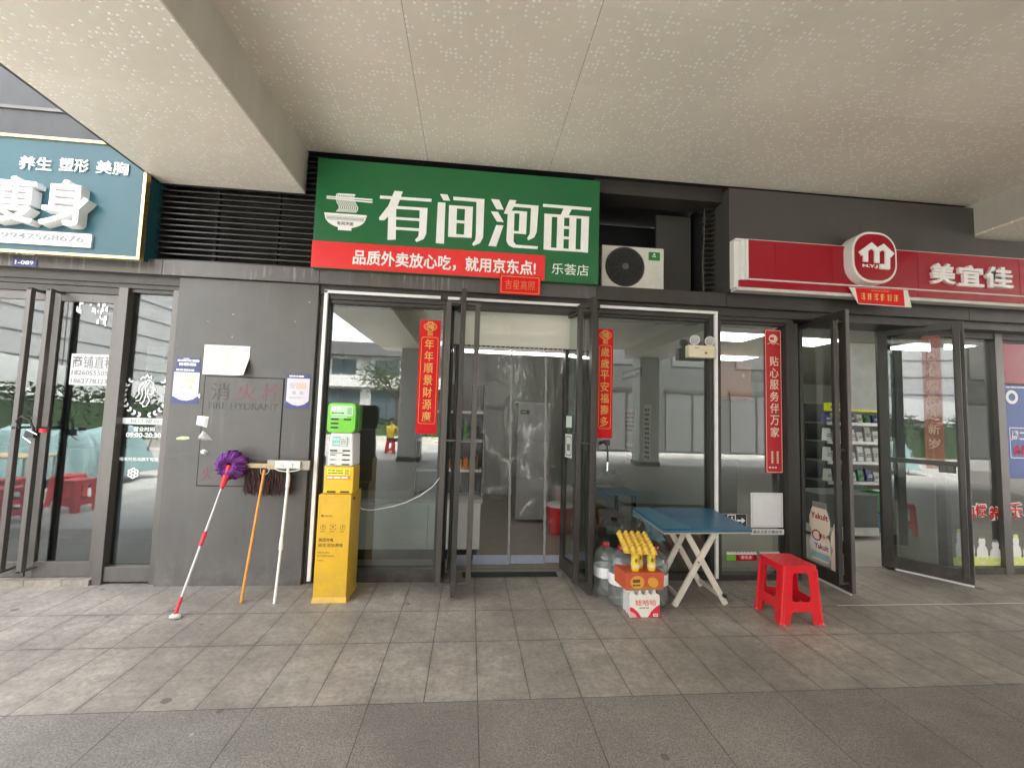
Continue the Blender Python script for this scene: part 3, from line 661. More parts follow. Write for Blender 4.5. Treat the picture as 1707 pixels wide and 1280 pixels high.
# ================================================================ signs
# green noodle-shop sign
g = root('shop_sign', 'big green noodle shop sign with white characters and red strip', 'shop sign', (-.15, 4.13, 2.91))
b = MB(); b.box(-1.525, 1.214, 4.1, 4.168, 2.913, 3.977, 'green'); b.build('board', g, bevel=.003)
b = MB(); b.box(-1.527, .674, 4.094, 4.0995, 2.916, 3.168, 'redbanner'); b.build('red_strip', g)
STROKES = [[(-0.933, 3.649), (-0.447, 3.654), (-0.449, 3.625), (-0.935, 3.621)], [(-0.801, 3.706), (-0.724, 3.705), (-0.777, 3.522), (-0.767, 3.229), (-0.843, 3.221), (-0.848, 3.453), (-0.882, 3.41), (-0.927, 3.408), (-0.932, 3.432), (-0.853, 3.553)], [(-0.783, 3.558), (-0.482, 3.56), (-0.482, 3.534), (-0.781, 3.53)], [(-0.777, 3.449), (-0.545, 3.451), (-0.545, 3.426), (-0.776, 3.425)], [(-0.773, 3.351), (-0.547, 3.353), (-0.548, 3.328), (-0.773, 3.325)], [(-0.556, 3.556), (-0.482, 3.557), (-0.483, 3.307), (-0.506, 3.252), (-0.572, 3.219), (-0.586, 3.238), (-0.557, 3.275), (-0.552, 3.337)], [(-0.368, 3.709), (-0.298, 3.709), (-0.27, 3.65), (-0.335, 3.65)], [(-0.386, 3.625), (-0.314, 3.625), (-0.312, 3.22), (-0.389, 3.221)], [(-0.241, 3.692), (0.062, 3.691), (0.061, 3.658), (-0.239, 3.66)], [(-0.016, 3.659), (0.061, 3.658), (0.061, 3.31), (0.034, 3.251), (-0.029, 3.218), (-0.042, 3.236), (-0.014, 3.278), (-0.01, 3.34)], [(-0.278, 3.605), (-0.201, 3.605), (-0.199, 3.291), (-0.276, 3.293)], [(-0.123, 3.606), (-0.047, 3.607), (-0.049, 3.296), (-0.125, 3.295)], [(-0.201, 3.605), (-0.123, 3.606), (-0.122, 3.579), (-0.2, 3.579)], [(-0.2, 3.46), (-0.125, 3.461), (-0.124, 3.434), (-0.199, 3.434)], [(-0.198, 3.322), (-0.125, 3.321), (-0.125, 3.295), (-0.199, 3.293)], [(0.126, 3.698), (0.205, 3.697), (0.252, 3.601), (0.182, 3.601)], [(0.129, 3.573), (0.197, 3.573), (0.256, 3.476), (0.191, 3.477)], [(0.184, 3.44), (0.254, 3.44), (0.191, 3.227), (0.116, 3.23)], [(0.307, 3.705), (0.374, 3.705), (0.355, 3.647), (0.322, 3.577), (0.291, 3.56), (0.255, 3.565), (0.278, 3.628)], [(0.361, 3.669), (0.596, 3.667), (0.595, 3.638), (0.352, 3.639)], [(0.522, 3.638), (0.595, 3.638), (0.585, 3.401), (0.562, 3.345), (0.504, 3.31), (0.492, 3.331), (0.517, 3.378)], [(0.294, 3.568), (0.322, 3.577), (0.335, 3.596), (0.36, 3.596), (0.359, 3.286), (0.384, 3.257), (0.6, 3.255), (0.597, 3.228), (0.357, 3.228), (0.313, 3.247), (0.288, 3.29)], [(0.358, 3.598), (0.41, 3.598), (0.408, 3.575), (0.357, 3.574)], [(0.41, 3.598), (0.484, 3.597), (0.48, 3.37), (0.407, 3.37)], [(0.359, 3.394), (0.408, 3.394), (0.407, 3.37), (0.358, 3.37)], [(0.641, 3.689), (1.13, 3.687), (1.125, 3.657), (0.641, 3.66)], [(0.848, 3.66), (0.932, 3.659), (0.9, 3.592), (0.821, 3.593)], [(0.657, 3.592), (0.733, 3.592), (0.729, 3.226), (0.658, 3.229)], [(1.031, 3.594), (1.108, 3.595), (1.103, 3.226), (1.027, 3.228)], [(0.733, 3.592), (1.031, 3.594), (1.032, 3.569), (0.733, 3.566)], [(0.728, 3.252), (1.027, 3.252), (1.027, 3.228), (0.729, 3.226)], [(0.787, 3.565), (0.856, 3.565), (0.854, 3.251), (0.786, 3.25)], [(0.91, 3.567), (0.979, 3.567), (0.976, 3.252), (0.908, 3.251)], [(0.856, 3.479), (0.91, 3.479), (0.911, 3.453), (0.855, 3.453)], [(0.855, 3.373), (0.909, 3.373), (0.909, 3.348), (0.853, 3.347)]]
b = MB()
for k, p in enumerate(STROKES): b.poly(p, FZ(4.1), .006+.0003*(k % 9), 'letter')
b.text('乐荟店', FZ(4.1), .743, 1.114, 2.99, 3.1, .003, 'letter', .0)
b.build('lettering', g)
b = MB(); b.heavy('品质外卖放心吃，就用京东点!', FZ(4.094), -1.15, .585, 2.96, 3.107, .003, 'letter', .003); b.build('strip_lettering', g)
b = MB()
for p in ([(-1.426, 3.609), (-1.004, 3.61), (-1.003, 3.594), (-1.425, 3.599)], [(-1.425, 3.592), (-1.003, 3.585), (-1.002, 3.571), (-1.424, 3.582)]): b.poly(p, FZ(4.1), .003, 'letter')
for k in range(10):
    f = k/9; x0 = -1.337+.156*f
    b.strokes([(x0+.016, 3.636), (x0+.003, 3.628), (x0, 3.598), (x0+.012+.012*f, 3.551), (x0+.034+.012*f, 3.518), (x0+.034+.01*f, 3.49), (x0+.013+.014*f, 3.464)], .0085, FZ(4.1), .004, 'letter', .0004*(k % 2))
b.poly([(-1.322, 3.642), (-1.17, 3.644), (-1.17, 3.632), (-1.322, 3.63)], FZ(4.1), .0025, 'letter')
b.poly([(-1.437, 3.446), (-1.047, 3.446), (-1.05, 3.423), (-1.434, 3.423)], FZ(4.1), .003, 'letter')
n = 16; b.poly([(-1.242+.188*math.cos(R(180+180*k/n)), 3.419+.112*math.sin(R(180+180*k/n))) for k in range(n+1)], FZ(4.1), .003, 'letter')
b.poly([(-1.304, 3.32), (-1.181, 3.32), (-1.181, 3.286), (-1.304, 3.286)], FZ(4.1), .0036, 'letter')
x = -1.412
while x < -1.075:
    b.poly([(x, 3.388), (x+.006, 3.388), (x+.006, 3.412), (x, 3.412)], FZ(4.0972), .0006, 'greyink'); x += .0105
b.poly([(-1.42, 3.383), (-1.064, 3.383), (-1.066, 3.38), (-1.418, 3.38)], FZ(4.0972), .0006, 'greyink')
b.text('有间泡面', FZ(4.0972), -1.317, -1.165, 3.333, 3.37, .0006, 'ink', .02)
b.build('bowl_emblem', g)

def paper(name, label, cat, x0, x1, z0, z1, y, m='paper', th=.002, curl=0., loc=None, group=None):
    """a sheet on a surface at depth y with slightly wavy edges"""
    o = root(name, label, cat, ((x0+x1)/2, y, (z0+z1)/2), group)
    rnd = random.Random(int(abs(x0*1000+z0*77)))
    N_, K_ = 6, 10; vs = []
    for j in range(K_+1):
        for i in range(N_+1):
            u, v = i/N_, j/K_
            dy = th+curl*max(0, (u-.6)/.4)**2*max(0, (.6-v)/.6)+rnd.uniform(0, .0015)*(0 < i < N_ or 0 < j < K_)
            vs.append((x0+(x1-x0)*u, y-dy, z0+(z1-z0)*v))
    vs2 = [(p[0], y-.0005+(p[1]-y)+.0012, p[2]) for p in vs]
    fs = [(j*(N_+1)+i, j*(N_+1)+i+1, (j+1)*(N_+1)+i+1, (j+1)*(N_+1)+i) for j in range(K_) for i in range(N_)]
    n = len(vs); b = MB(); b.add(vs+vs2, fs+[tuple(n+k for k in f[::-1]) for f in fs], m); b.build('sheet', o, smooth=60)
    return o
M['dullgold'] = plain('worn_gold_ink', (.74, .2, .06), .5)
# small horizontal couplet on the sign
o = paper('paper_banner', 'small red paper banner on the lower edge of the green sign', 'banner', .236, .634, 2.762, 2.95, 4.088, 'redpaper')
b = MB(); b.text('吉星高照', FZ(4.0835), .29, .58, 2.81, 2.9, .0008, 'dullgold'); b.shape([rrect(.248, .622, 2.775, 2.938, .012), rrect(.253, .617, 2.78, 2.933, .01)], FZ(4.0835), .0006, 'gold'); b.build('lettering', o)
def couplet(x0, x1, st, label):
    o = paper('couplet_banner', label, 'banner', x0, x1, 1.392, 2.516, 4.31, 'redpaper', group='paper couplets of the noodle shop')
    F = FZ(4.3055); xc = (x0+x1)/2
    b = MB(); b.column(st, F, xc-.003, 2.335, 1.5, .088, .0008, 'gold', .004, h=.098); b.build('lettering', o)
    b = MB(); b.shape([rrect(x0+.02, x1-.018, 1.488, 2.345, .022, 3), rrect(x0+.0235, x1-.0215, 1.492, 2.341, .02, 3)], F, .0006, 'gold')
    for k, rx in enumerate((.066, .05, .034)):
        b.shape([[(xc+rx*math.cos(R(a)), 2.45+.043*math.sin(R(a))) for a in range(0, 360, 15)], [(xc+(rx-.005)*math.cos(R(a)), 2.45+.039*math.sin(R(a))) for a in range(0, 360, 15)]], F, .0006+.0002*k, 'gold')
    b.text('福', F, xc-.028, xc+.028, 2.425, 2.478, .0016, 'gold', .01)
    b.poly([(xc-.025, 2.5), (xc+.025, 2.5), (xc+.025, 2.492), (xc-.025, 2.492)], F, .0008, 'gold')
    for k in range(6): b.poly([(xc-.024+.009*k, 2.36), (xc-.019+.009*k, 2.36), (xc-.019+.008*k, 2.404), (xc-.024+.0085*k, 2.404)], F, .0008, 'gold')
    b.build('lantern_print', o)
couplet(-.527, -.324, '年年順景財源廣', 'red paper couplet with gold characters on the window between the charging boxes and the door')
couplet(1.278, 1.445, '歲歲平安福壽多', 'red paper couplet with gold characters on the window above the water bottles')

# teal sign
t_ = root('shop_sign', 'teal sign with thick white characters and brass frame', 'shop sign', (-4.2, 4.1, 2.86))
TY = 4.03
b = MB(); b.box(-6.6, -2.985, TY+.012, 4.28, 2.89, 3.896, 'teal'); b.build('board', t_)
b = MB(); b.box(-6.63, -2.957, TY-.006, TY+.05, 2.864, 2.89, 'goldmetal'); b.box(-6.63, -2.957, TY-.006, TY+.05, 3.896, 3.922, 'goldmetal'); b.box(-2.985, -2.957, TY-.006, TY+.05, 2.89, 3.896, 'goldmetal'); b.build('frame', t_, bevel=.003)
b = MB(); FT = FZ(TY+.012)
for st, x0, x1, zc in (('养生', -4.005, -3.745, 3.672), ('塑形', -3.682, -3.447, 3.682), ('美胸', -3.385, -3.118, 3.685)): b.text(st, FT, x0, x1, zc-.06, zc+.06, .012, 'letter', .006)
b.build('small_lettering', t_)
for ch, x0, x1 in (('瘦', -4.18, -3.775), ('身', -3.735, -3.355)): MB().heavy(ch, FT, x0, x1, 3.1, 3.51, .085, 'letter', .007).build('raised_character', t_)
b = MB(); b.shape([rrect(-5.2, -3.356, 2.945, 3.066, .012)], FT, .02, 'white'); pl = b.build('phone_plate', t_)
b = MB(); b.text('19947568676', FZ(TY-.008), -4.115, -3.415, 2.985, 3.04, .002, 'greyink', .02); b.build('lettering', pl)
o = root('number_plate', 'small dark unit number plate under the teal sign', 'plate', (-4, 4.17, 2.85))
b = MB(); b.box(-4.098, -3.9, 4.163, 4.169, 2.79, 2.852, 'blueprint'); b.build('plate', o)
b = MB(); b.text('1-089', FZ(4.163), -4.075, -3.925, 2.803, 2.84, .002, 'letter', .02); b.build('lettering', o)

# crimson sign
c = root('shop_sign', 'long crimson light-box sign with white house emblem and white edges', 'shop sign', (4.5, 4.05, 2.9))
RY = 3.99; xs = [2.72, 3.004, 3.63, 4.592, 5.79, 7.0, 8.4]
b = MB()
for k in range(len(xs)-1): b.box(xs[k]+.001, xs[k+1]-.001, RY, 4.1, 3.034, 3.432, 'redsign')
b.build('face_panel', c, bevel=.004)
b = MB()
for k in range(len(xs)-1): b.box(xs[k]+.001-.08*(k == 0), xs[k+1]-.001, RY+.015, 4.1, 2.95, 3.02, 'redsign')
b.build('lower_strip', c, bevel=.003)
b = MB(); b.box(2.6, 8.4, RY+.03, 4.12, 3.432, 3.452, 'white'); b.box(2.7, 8.4, RY-.002, 4.1, 3.02, 3.034, 'white'); b.box(2.61, 8.4, RY+.02, 4.12, 2.915, 2.95, 'whitedirty')
b.box(2.6, 2.66, RY+.05, 4.12, 2.95, 3.432, 'white'); b.box(2.66, 2.7, RY+.02, 4.12, 3.0, 3.432, 'white'); b.box(2.7, 2.72, RY-.004, 4.12, 3.034, 3.432, 'white')
b.build('white_edge', c, bevel=.006)
E9 = 3.885
lb = MB(); lb.shape([rrect(3.755, 4.245, 3.03, 3.555, .2, 8)], FZ(RY+.05), RY+.05-E9-.004, 'white'); em = lb.build('emblem', c, bevel=.004)
b = MB(); b.shape([rrect(3.778, 4.222, 3.054, 3.531, .18, 8)], FZ(E9+.004), .006, 'redsign'); b.build('emblem_face', em)
b = MB(); F = FZ(E9-.002)
for k, p in enumerate(([(3.889, 3.346), (3.886, 3.255)], [(3.845, 3.325), (3.954, 3.407), (4.014, 3.36), (4.084, 3.402), (4.168, 3.332)], [(4.011, 3.365), (4.008, 3.25)], [(4.128, 3.345), (4.122, 3.196), (4.058, 3.196)])): b.strokes(p, .05, F, .012, 'letter', .001*k)
b.text('M.Y.J', F, 3.857, 4.022, 3.176, 3.212, .004, 'letter', .03); b.build('emblem_lettering', em)
for ch, x0, x1, z0, z1 in (('美', 4.715, 4.995, 3.092, 3.312), ('宜', 5.03, 5.325, 3.085, 3.312), ('佳', 5.35, 5.675, 3.087, 3.316)): MB().text(ch, FZ(RY), x0, x1, z0, z1, .03, 'letter', .03).build('raised_character', c, bevel=.003)
o = root('paper_banner', 'torn red festive paper strip hanging below the house emblem', 'banner', (4.15, 3.97, 2.92))
b = MB(); F = FZ(RY-.004)
b.poly([(3.80, 3.005), (4.46, 3.012), (4.5, 2.83), (3.9, 2.835)], F, .002, 'paper'); b.poly([(3.87, 3.002), (4.41, 3.01), (4.42, 2.838), (3.9, 2.842)], F, .0035, 'redpaper'); b.build('sheet', o)
b = MB(); [b.scribble(FZ(RY-.0076), 3.93+.073*k, 2.88, .056, .07, .0006, 'gold', k) for k in range(6)]; b.lines(FZ(RY-.0076), 4.05, 4.28, 2.975, 2.99, 1, .0006, 'gold', 5); b.build('lettering', o)

# long red banner on the right window
o = paper('couplet_banner', 'long crimson banner with white characters on the window between emergency light and open doors', 'banner', 3.108, 3.3, 1.075, 2.598, 4.31, mat('crimson_vinyl', (.5, .012, .022), .4, var=.06, bump=.03))
b = MB(); F = FZ(4.3055); M['cream'] = plain('cream_print', (.82, .66, .5), .5)
b.column('贴心服务伴万家', F, 3.213, 2.32, 1.44, .1, .0008, 'cream', .012, h=.104); b.build('lettering', o)
b = MB(); b.shape([rrect(3.116, 3.292, 1.083, 2.59, .01, 2), rrect(3.121, 3.287, 1.088, 2.585, .01, 2)], F, .0006, 'cream')
b.shape([[(3.206+.05*math.cos(R(a)), 2.5+.045*math.sin(R(a))) for a in range(0, 360, 15)]], F, .0006, 'cream'); b.lines(FZ(4.3047), 3.17, 3.245, 2.48, 2.52, 1, .0006, 'redpaper', 3, .7)
b.strokes([(3.14, 2.44), (3.18, 2.455), (3.206, 2.44), (3.235, 2.455), (3.275, 2.44)], .006, F, .0006, 'cream')
for xx in (3.18, 3.24):
    for k in range(8): b.poly([(xx-.011, 1.29-.016*k), (xx+.011, 1.29-.016*k), (xx+.011, 1.301-.016*k), (xx-.011, 1.301-.016*k)], F, .0006, 'cream')
b.lines(F, 3.14, 3.27, 1.12, 1.145, 1, .0006, 'cream', 8, .6); b.build('print', o)

# blank scan board (its code is left out) with caption, exit sign, product strips
o = paper('scan_poster', 'white square poster with caption strip on the window behind the red stool', 'poster', 2.935, 3.292, .516, .87, 4.31, plain('poster_white', (.72, .72, .72), .5))
b = MB(); b.shape([rrect(2.95, 3.277, .531, .855, .01, 2), rrect(2.954, 3.273, .535, .851, .01, 2)], FZ(4.3055), .0006, plain('pale_grey_print', (.5, .5, .5), .5)); b.build('border_print', o)
b = MB(); b.box(2.935, 3.3, 4.306, 4.31, .442, .498, bpy.data.materials['poster_white']); cp = b.build('caption_strip', o)
b = MB(); b.text('请关注官方微信号', FZ(4.306), 2.955, 3.28, .452, .488, .0008, 'ink', .01); b.build('lettering', cp)
o = root('exit_sign', 'dark exit sign with running figure and arrow behind the blue table', 'exit sign', (2.74, 4.3, .58))
b = MB(); b.box(2.585, 2.888, 4.3, 4.31, .505, .657, 'dark'); b.build('plate', o)
b = MB(); F = FZ(4.3); b.shape([rrect(2.589, 2.884, .509, .653, .004, 2), rrect(2.592, 2.881, .512, .65, .004, 2)], F, .0008, 'letter')
b.shape([rrect(2.675, 2.765, .53, .645, .002, 1), rrect(2.683, 2.757, .538, .637, .002, 1)], F, .001, 'letter')
b.poly([(2.775, .575), (2.83, .575), (2.83, .555), (2.87, .585), (2.83, .615), (2.83, .595), (2.775, .595)], F, .001, 'letter')
b.shape([[(2.725+.008*math.cos(R(a)), .618+.008*math.sin(R(a))) for a in range(0, 360, 30)]], F, .001, 'letter')
b.strokes([(2.722, .607), (2.715, .58)], .012, F, .001, 'letter'); b.strokes([(2.715, .58), (2.73, .563), (2.726, .545)], .008, F, .0014, 'letter'); b.strokes([(2.715, .58), (2.703, .566), (2.693, .565)], .008, F, .0018, 'letter'); b.strokes([(2.72, .604), (2.738, .59), (2.747, .595)], .006, F, .0022, 'letter'); b.strokes([(2.72, .603), (2.706, .598), (2.7, .585)], .006, F, .0026, 'letter')
b.build('pictogram', o)
for k, (x0, x1, mm, lab) in enumerate(((2.668, 2.998, 'redsign', 'red drink pack sticker low on the window behind the blue table'), (3.03, 3.25, 'blueprint', 'blue drink pack sticker low on the window behind the red stool'))):
    o = root('pack_sticker', lab, 'sticker', ((x0+x1)/2, 4.31, .22), 'drink pack stickers low on the window')
    b = MB(); b.box(x0, x1, 4.308, 4.312, .178, .24, mm); b.box(x0, x0+.1, 4.3065, 4.308, .182, .236, 'limegreen' if k == 0 else 'tableblue')
    n = 9; top = [(x0, .24)]
    for i in range(n): xx = x0+(x1-x0)*i/n; w_ = (x1-x0)/n; top += [(xx+w_*.2, .268), (xx+w_*.75, .268), (xx+w_*.95, .25)]
    b.poly(top+[(x1, .24)], FZ(4.312), .004, 'white')
    b.poly([(x0+.13, .212), (x0+.15, .238), (x0+.28, .238), (x0+.3, .212), (x0+.28, .188), (x0+.15, .188)][:6] if k == 0 else [(x0+.1, .2), (x0+.12, .23), (x0+.2, .23), (x0+.21, .2)], FZ(4.3065), .001, 'redpaper'); b.build('print', o)
    b = MB()
    if k == 0: b.text('养乐多', FZ(4.3055), x0+.155, x0+.275, .195, .23, .0008, 'letter', .01)
    else: b.lines(FZ(4.3055), x0+.12, x0+.2, .2, .225, 1, .0008, 'letter', 2, .8)
    b.build('lettering', o)
# print on the door leaf and far windows of the crimson-sign shop
DA, DB = Vector((4.735, 4.6)), Vector((5.13, 4.02)); du = (DB-DA).normalized(); dn = Vector((du.y, -du.x))
def FD(off): p = DA+dn*off; return ((p.x, p.y, 0), (du.x, du.y, 0), (0, 0, 1))
def FL(off):                                     # street-side plane of the left leaf of the crimson-sign shop (seen through from the left)
    return ((3.645-off, 4.545, 0), (0, -1, 0), (0, 0, 1))
M['faint'] = film('faded_pink_banner', (.7, .22, .17), .4, .5, .1); M['faintcream'] = film('faded_cream_print', (.85, .75, .6), .6, .5, .1)
o = root('couplet_banner', 'faded translucent red banner on the open door leaf with the cross rail', 'banner', (4.98, 4.26, 1.9))
b = MB(); b.poly([(.375, 1.16), (.525, 1.16), (.525, 2.6), (.375, 2.6)], FD(.006), .001, 'faint'); b.build('sheet', o)
b = MB(); b.column('放心购物迎新岁', FD(.0075), .45, 2.45, 1.35, .09, .0008, 'faintcream', .01, h=.11); b.build('lettering', o)
o = root('door_plate', 'small dark push plate on the open door leaf with the cross rail', 'plate', (5.0, 4.2, 1.18))
b = MB(); b.poly([(.475, 1.13), (.605, 1.13), (.605, 1.22), (.475, 1.22)], FD(.006), .003, 'header'); b.text('推', FD(.009), .54, .595, 1.14, 1.21, .0008, 'frame2', .01); b.lines(FD(.009), .485, .53, 1.145, 1.205, 3, .0008, 'frame2', 4); b.build('plate', o)
# drink bottle sticker on the left leaf
o = root('bottle_sticker', 'life-size drink bottle sticker on the open door leaf behind the red stool', 'sticker', (3.64, 4.2, .4))
F = FL(.006)
def bottle_poly(s0, z0, sc): return [(s0+sc*x, z0+sc*z) for x, z in ((-.1, 0), (.1, 0), (.13, .06), (.13, .2), (.1, .27), (.13, .34), (.13, .42), (.1, .5), (.085, .53), (.085, .58), (-.085, .58), (-.085, .53), (-.1, .5), (-.13, .42), (-.13, .34), (-.1, .27), (-.13, .2), (-.13, .06))]
b = MB(); b.poly(bottle_poly(.31, .2, 1.02), F, .001, mat('bottle_print', (.86, .72, .6), .4, var=.06)); b.poly([(.225, .735), (.395, .735), (.395, .79), (.225, .79)], F, .0016, 'greyink'); b.poly([(.185, .3), (.435, .3), (.435, .4), (.185, .4)], F, .0016, 'letter'); b.poly([(.19, .22), (.43, .22), (.43, .28), (.19, .28)], F, .0016, mat('sky_print', (.35, .55, .66), .4)); b.build('bottle_print', o)
b = MB(); b.poly(bottle_poly(.56, .12, .85), F, .0022, bpy.data.materials['bottle_print']); b.shape([[(.58+.06*math.cos(R(a)), .42+.06*math.sin(R(a))) for a in range(0, 360, 20)]], F, .003, 'redsign'); b.build('second_bottle_print', o)
b = MB(); b.text('Yakult', F, .2, .42, .62, .68, .0022, 'redsign', .02); b.text('Yakult', F, .24, .42, .32, .375, .0026, 'redsign', .02); b.shape([[(.27+.06*math.cos(R(a)), .45+.055*math.sin(R(a))) for a in range(0, 360, 20)], [(.27+.048*math.cos(R(a)), .45+.043*math.sin(R(a))) for a in range(0, 360, 20)]], F, .0022, 'redsign'); b.text('养乐多', F, .3, .43, .43, .48, .0022, 'redsign', .02); b.build('lettering', o)
# far right window print
o = root('window_decal', 'white bottle silhouettes with red cartoon lettering low on the end window of the crimson-sign shop', 'window decal', (6.2, 4.42, .4))
M['palegreen'] = plain('pale_green_print', (.72, .78, .22), .5)
for x0, x1 in ((5.4, 5.985), (6.1, 7.6)):
    b = MB(); b.poly([(x0, .08), (x1, .08), (x1, .2), (x0, .17)], FZ(4.429), .001, 'palegreen'); rnd = random.Random(int(x0*10)); x = x0+.03
    while x < x1-.1:
        h = rnd.uniform(.25, .38); w_ = rnd.uniform(.1, .15)
        q0 = .0014+.0004*rnd.random(); cx_ = x+w_/2
        b.poly([(cx_+w_*.5*math.cos(R(a))*(1 if a < 180 else .92), .1+h*.36+h*.36*math.sin(R(a))) for a in range(0, 360, 20)], FZ(4.429), q0, 'letter')
        b.poly([(cx_+w_*.3*math.cos(R(a)), .1+h*.8+h*.2*math.sin(R(a))) for a in range(0, 360, 24)], FZ(4.429), q0+.0003, 'letter')
        b.poly([(cx_+w_*.26*math.cos(R(a)), .1+h*.98+h*.06*math.sin(R(a))) for a in range(0, 360, 30)], FZ(4.429), q0+.0006, 'palegreen' if rnd.random() < .5 else 'greyink')
        b.poly([(cx_-w_*.4, .12), (cx_+w_*.4, .12), (cx_+w_*.3, .12+h*.18), (cx_-w_*.3, .12+h*.18)], FZ(4.429), q0+.0006, 'palegreen'); x += w_*1.15
    b.build('bottle_print', o)
for st, m, bold, th in (('习惯养乐多', 'letter', .07, .0012), ('习惯养乐多', 'redpaper', .015, .002)):
    b = MB()
    for k, ch in enumerate(st):
        xx = (5.545, 5.7, 5.87, 6.11, 6.34)[k]; p = .012 if bold > .03 else 0
        b.text(ch, FZ(4.429), xx-p, xx+.14+p+.05*(k == 3), .585-p+.03*(k % 2), .725+p+.03*(k % 2)+.02*(k == 3), th, m, bold)
    b.build('lettering', o)
o = root('window_poster', 'white outlined weekday notice on the end window of the crimson-sign shop', 'poster', (6.3, 4.42, 1.45))
b = MB(); b.shape([rrect(6.18, 6.62, 1.28, 1.63, .01, 2), rrect(6.188, 6.612, 1.288, 1.622, .01, 2)], FZ(4.4255), .001, 'letter'); b.text('周二', FZ(4.4255), 6.2, 6.4, 1.48, 1.59, .001, 'letter', .02); b.text('会员', FZ(4.4255), 6.22, 6.42, 1.32, 1.43, .001, 'redpaper', .03); b.build('print', o)

# left shop window print
M['decal'] = plain('white_window_decal', (.8, .8, .78), .5)
o = root('window_decal', 'white decal of a crowned woman in a laurel wreath with opening hours', 'window decal', (-3.0, 4.31, 1.4))
F = FZ(4.314); b = MB(); cx, cz = -3.0, 1.665
for sd in (-1, 1):
    for k in range(9):
        a = R(-82+sd*0+ (118/8)*k); px, pz = cx+sd*.19*math.cos(a), cz+.02+.19*math.sin(a)*1.0
        for q, side in ((.9, 1), (-.9, -1)):
            ang = math.atan2(math.cos(a), -sd*math.sin(a))+side*.6
            ux, uz = math.cos(ang), math.sin(ang); l, w_ = .042, .011
            b.poly([(px, pz), (px+ux*l*.5-uz*w_, pz+uz*l*.5+ux*w_), (px+ux*l, pz+uz*l), (px+ux*l*.5+uz*w_, pz+uz*l*.5-ux*w_)], F, .0008+.0002*(k % 3)+(.0007 if side > 0 else 0), 'decal')
b.build('laurel', o)
b = MB()
W = [[(-2.98, 1.82), (-2.945, 1.79), (-2.94, 1.76), (-2.925, 1.735), (-2.94, 1.725), (-2.938, 1.7), (-2.955, 1.69), (-2.975, 1.695)], [(-3.06, 1.77), (-3.03, 1.8), (-2.98, 1.822)], [(-3.03, 1.79), (-3.065, 1.74), (-3.06, 1.69), (-3.085, 1.65)], [(-3.005, 1.8), (-3.035, 1.74), (-3.03, 1.68), (-3.05, 1.63), (-3.08, 1.625)], [(-2.98, 1.8), (-3.01, 1.75), (-3.0, 1.69), (-3.01, 1.63), (-3.03, 1.6), (-3.045, 1.61)], [(-2.985, 1.73), (-2.985, 1.68), (-2.965, 1.63), (-2.99, 1.58), (-3.015, 1.575), (-3.02, 1.59)], [(-2.96, 1.755), (-2.945, 1.757)],
     [(-3.055, 1.825), (-3.035, 1.85), (-3.02, 1.835), (-3.0, 1.875), (-2.985, 1.84), (-2.965, 1.858), (-2.962, 1.83)]]
for k, p in enumerate(W): b.strokes(p, .0085, F, .0008, 'decal', .0005*k)
b.build('portrait', o)
b = MB(); b.shape([rrect(-3.19, -2.79, 1.412, 1.468, .012)], F, .0008, 'decal'); pb = b.build('name_bar', o)
b = MB(); b.text('良咔瘦身', FZ(4.313), -3.11, -2.86, 1.42, 1.46, .0008, 'greyink', .01); b.build('lettering', pb)
b = MB(); b.text('营业时间', F, -3.08, -2.9, 1.345, 1.388, .0008, 'decal', .015); b.text('09:00-20:30', F, -3.14, -2.84, 1.29, 1.335, .0008, 'decal', .03); b.text('唯有时光与美不可辜负', F, -3.175, -2.81, 1.075, 1.11, .0008, 'decal', .02); b.build('lettering', o)
b = MB()
for k in range(6): a = R(60*k+30); b.shape([[(-3.05+.03*math.cos(a)+.021*math.cos(R(t)), .965+.03*math.sin(a)+.021*math.sin(R(t))) for t in range(0, 360, 30)], [(-3.05+.03*math.cos(a)+.009*math.cos(R(t)), .965+.03*math.sin(a)+.009*math.sin(R(t))) for t in range(0, 360, 45)]], F, .0006+.0003*k, 'decal')
b.build('snowflake', o)
o = paper('rental_notice', 'white shop rental notice with phone numbers on the closed teal-sign shop door', 'notice', -3.655, -3.27, 1.755, 2.04, 4.305, plain('notice_paper', (.6, .6, .58), .6))
b = MB(); F = FZ(4.3008); b.text('商铺直租', F, -3.64, -3.285, 1.91, 2.025, .0008, 'greyink', .008); b.text('18260555058', F, -3.64, -3.3, 1.845, 1.89, .0008, 'greyink', .012); b.text('18627783270', F, -3.64, -3.3, 1.77, 1.815, .0008, 'greyink', .012); b.build('lettering', o)
o = root('tape_residue', 'torn white tape residue high on the closed teal-sign shop door', 'residue', (-3.53, 4.3, 2.42))
b = MB(); rnd = random.Random(5)
for k in range(26):
    x = rnd.uniform(-3.66, -3.4); z = rnd.uniform(2.42, 2.5) if rnd.random() < .6 else rnd.uniform(2.3, 2.45); x = -3.66+.02*rnd.random() if k < 3 else (x if z > 2.42 else rnd.uniform(-3.48, -3.4)); l = rnd.uniform(.01, .05); w_ = rnd.uniform(.006, .03)
    b.poly([(x, z), (x+w_, z+rnd.uniform(-.01, .01)), (x+w_*.9, z+l), (x+w_*.1, z+l*rnd.uniform(.6, 1))], FZ(4.305), .0006+.0001*k, 'decal')
b.build('flakes', o)

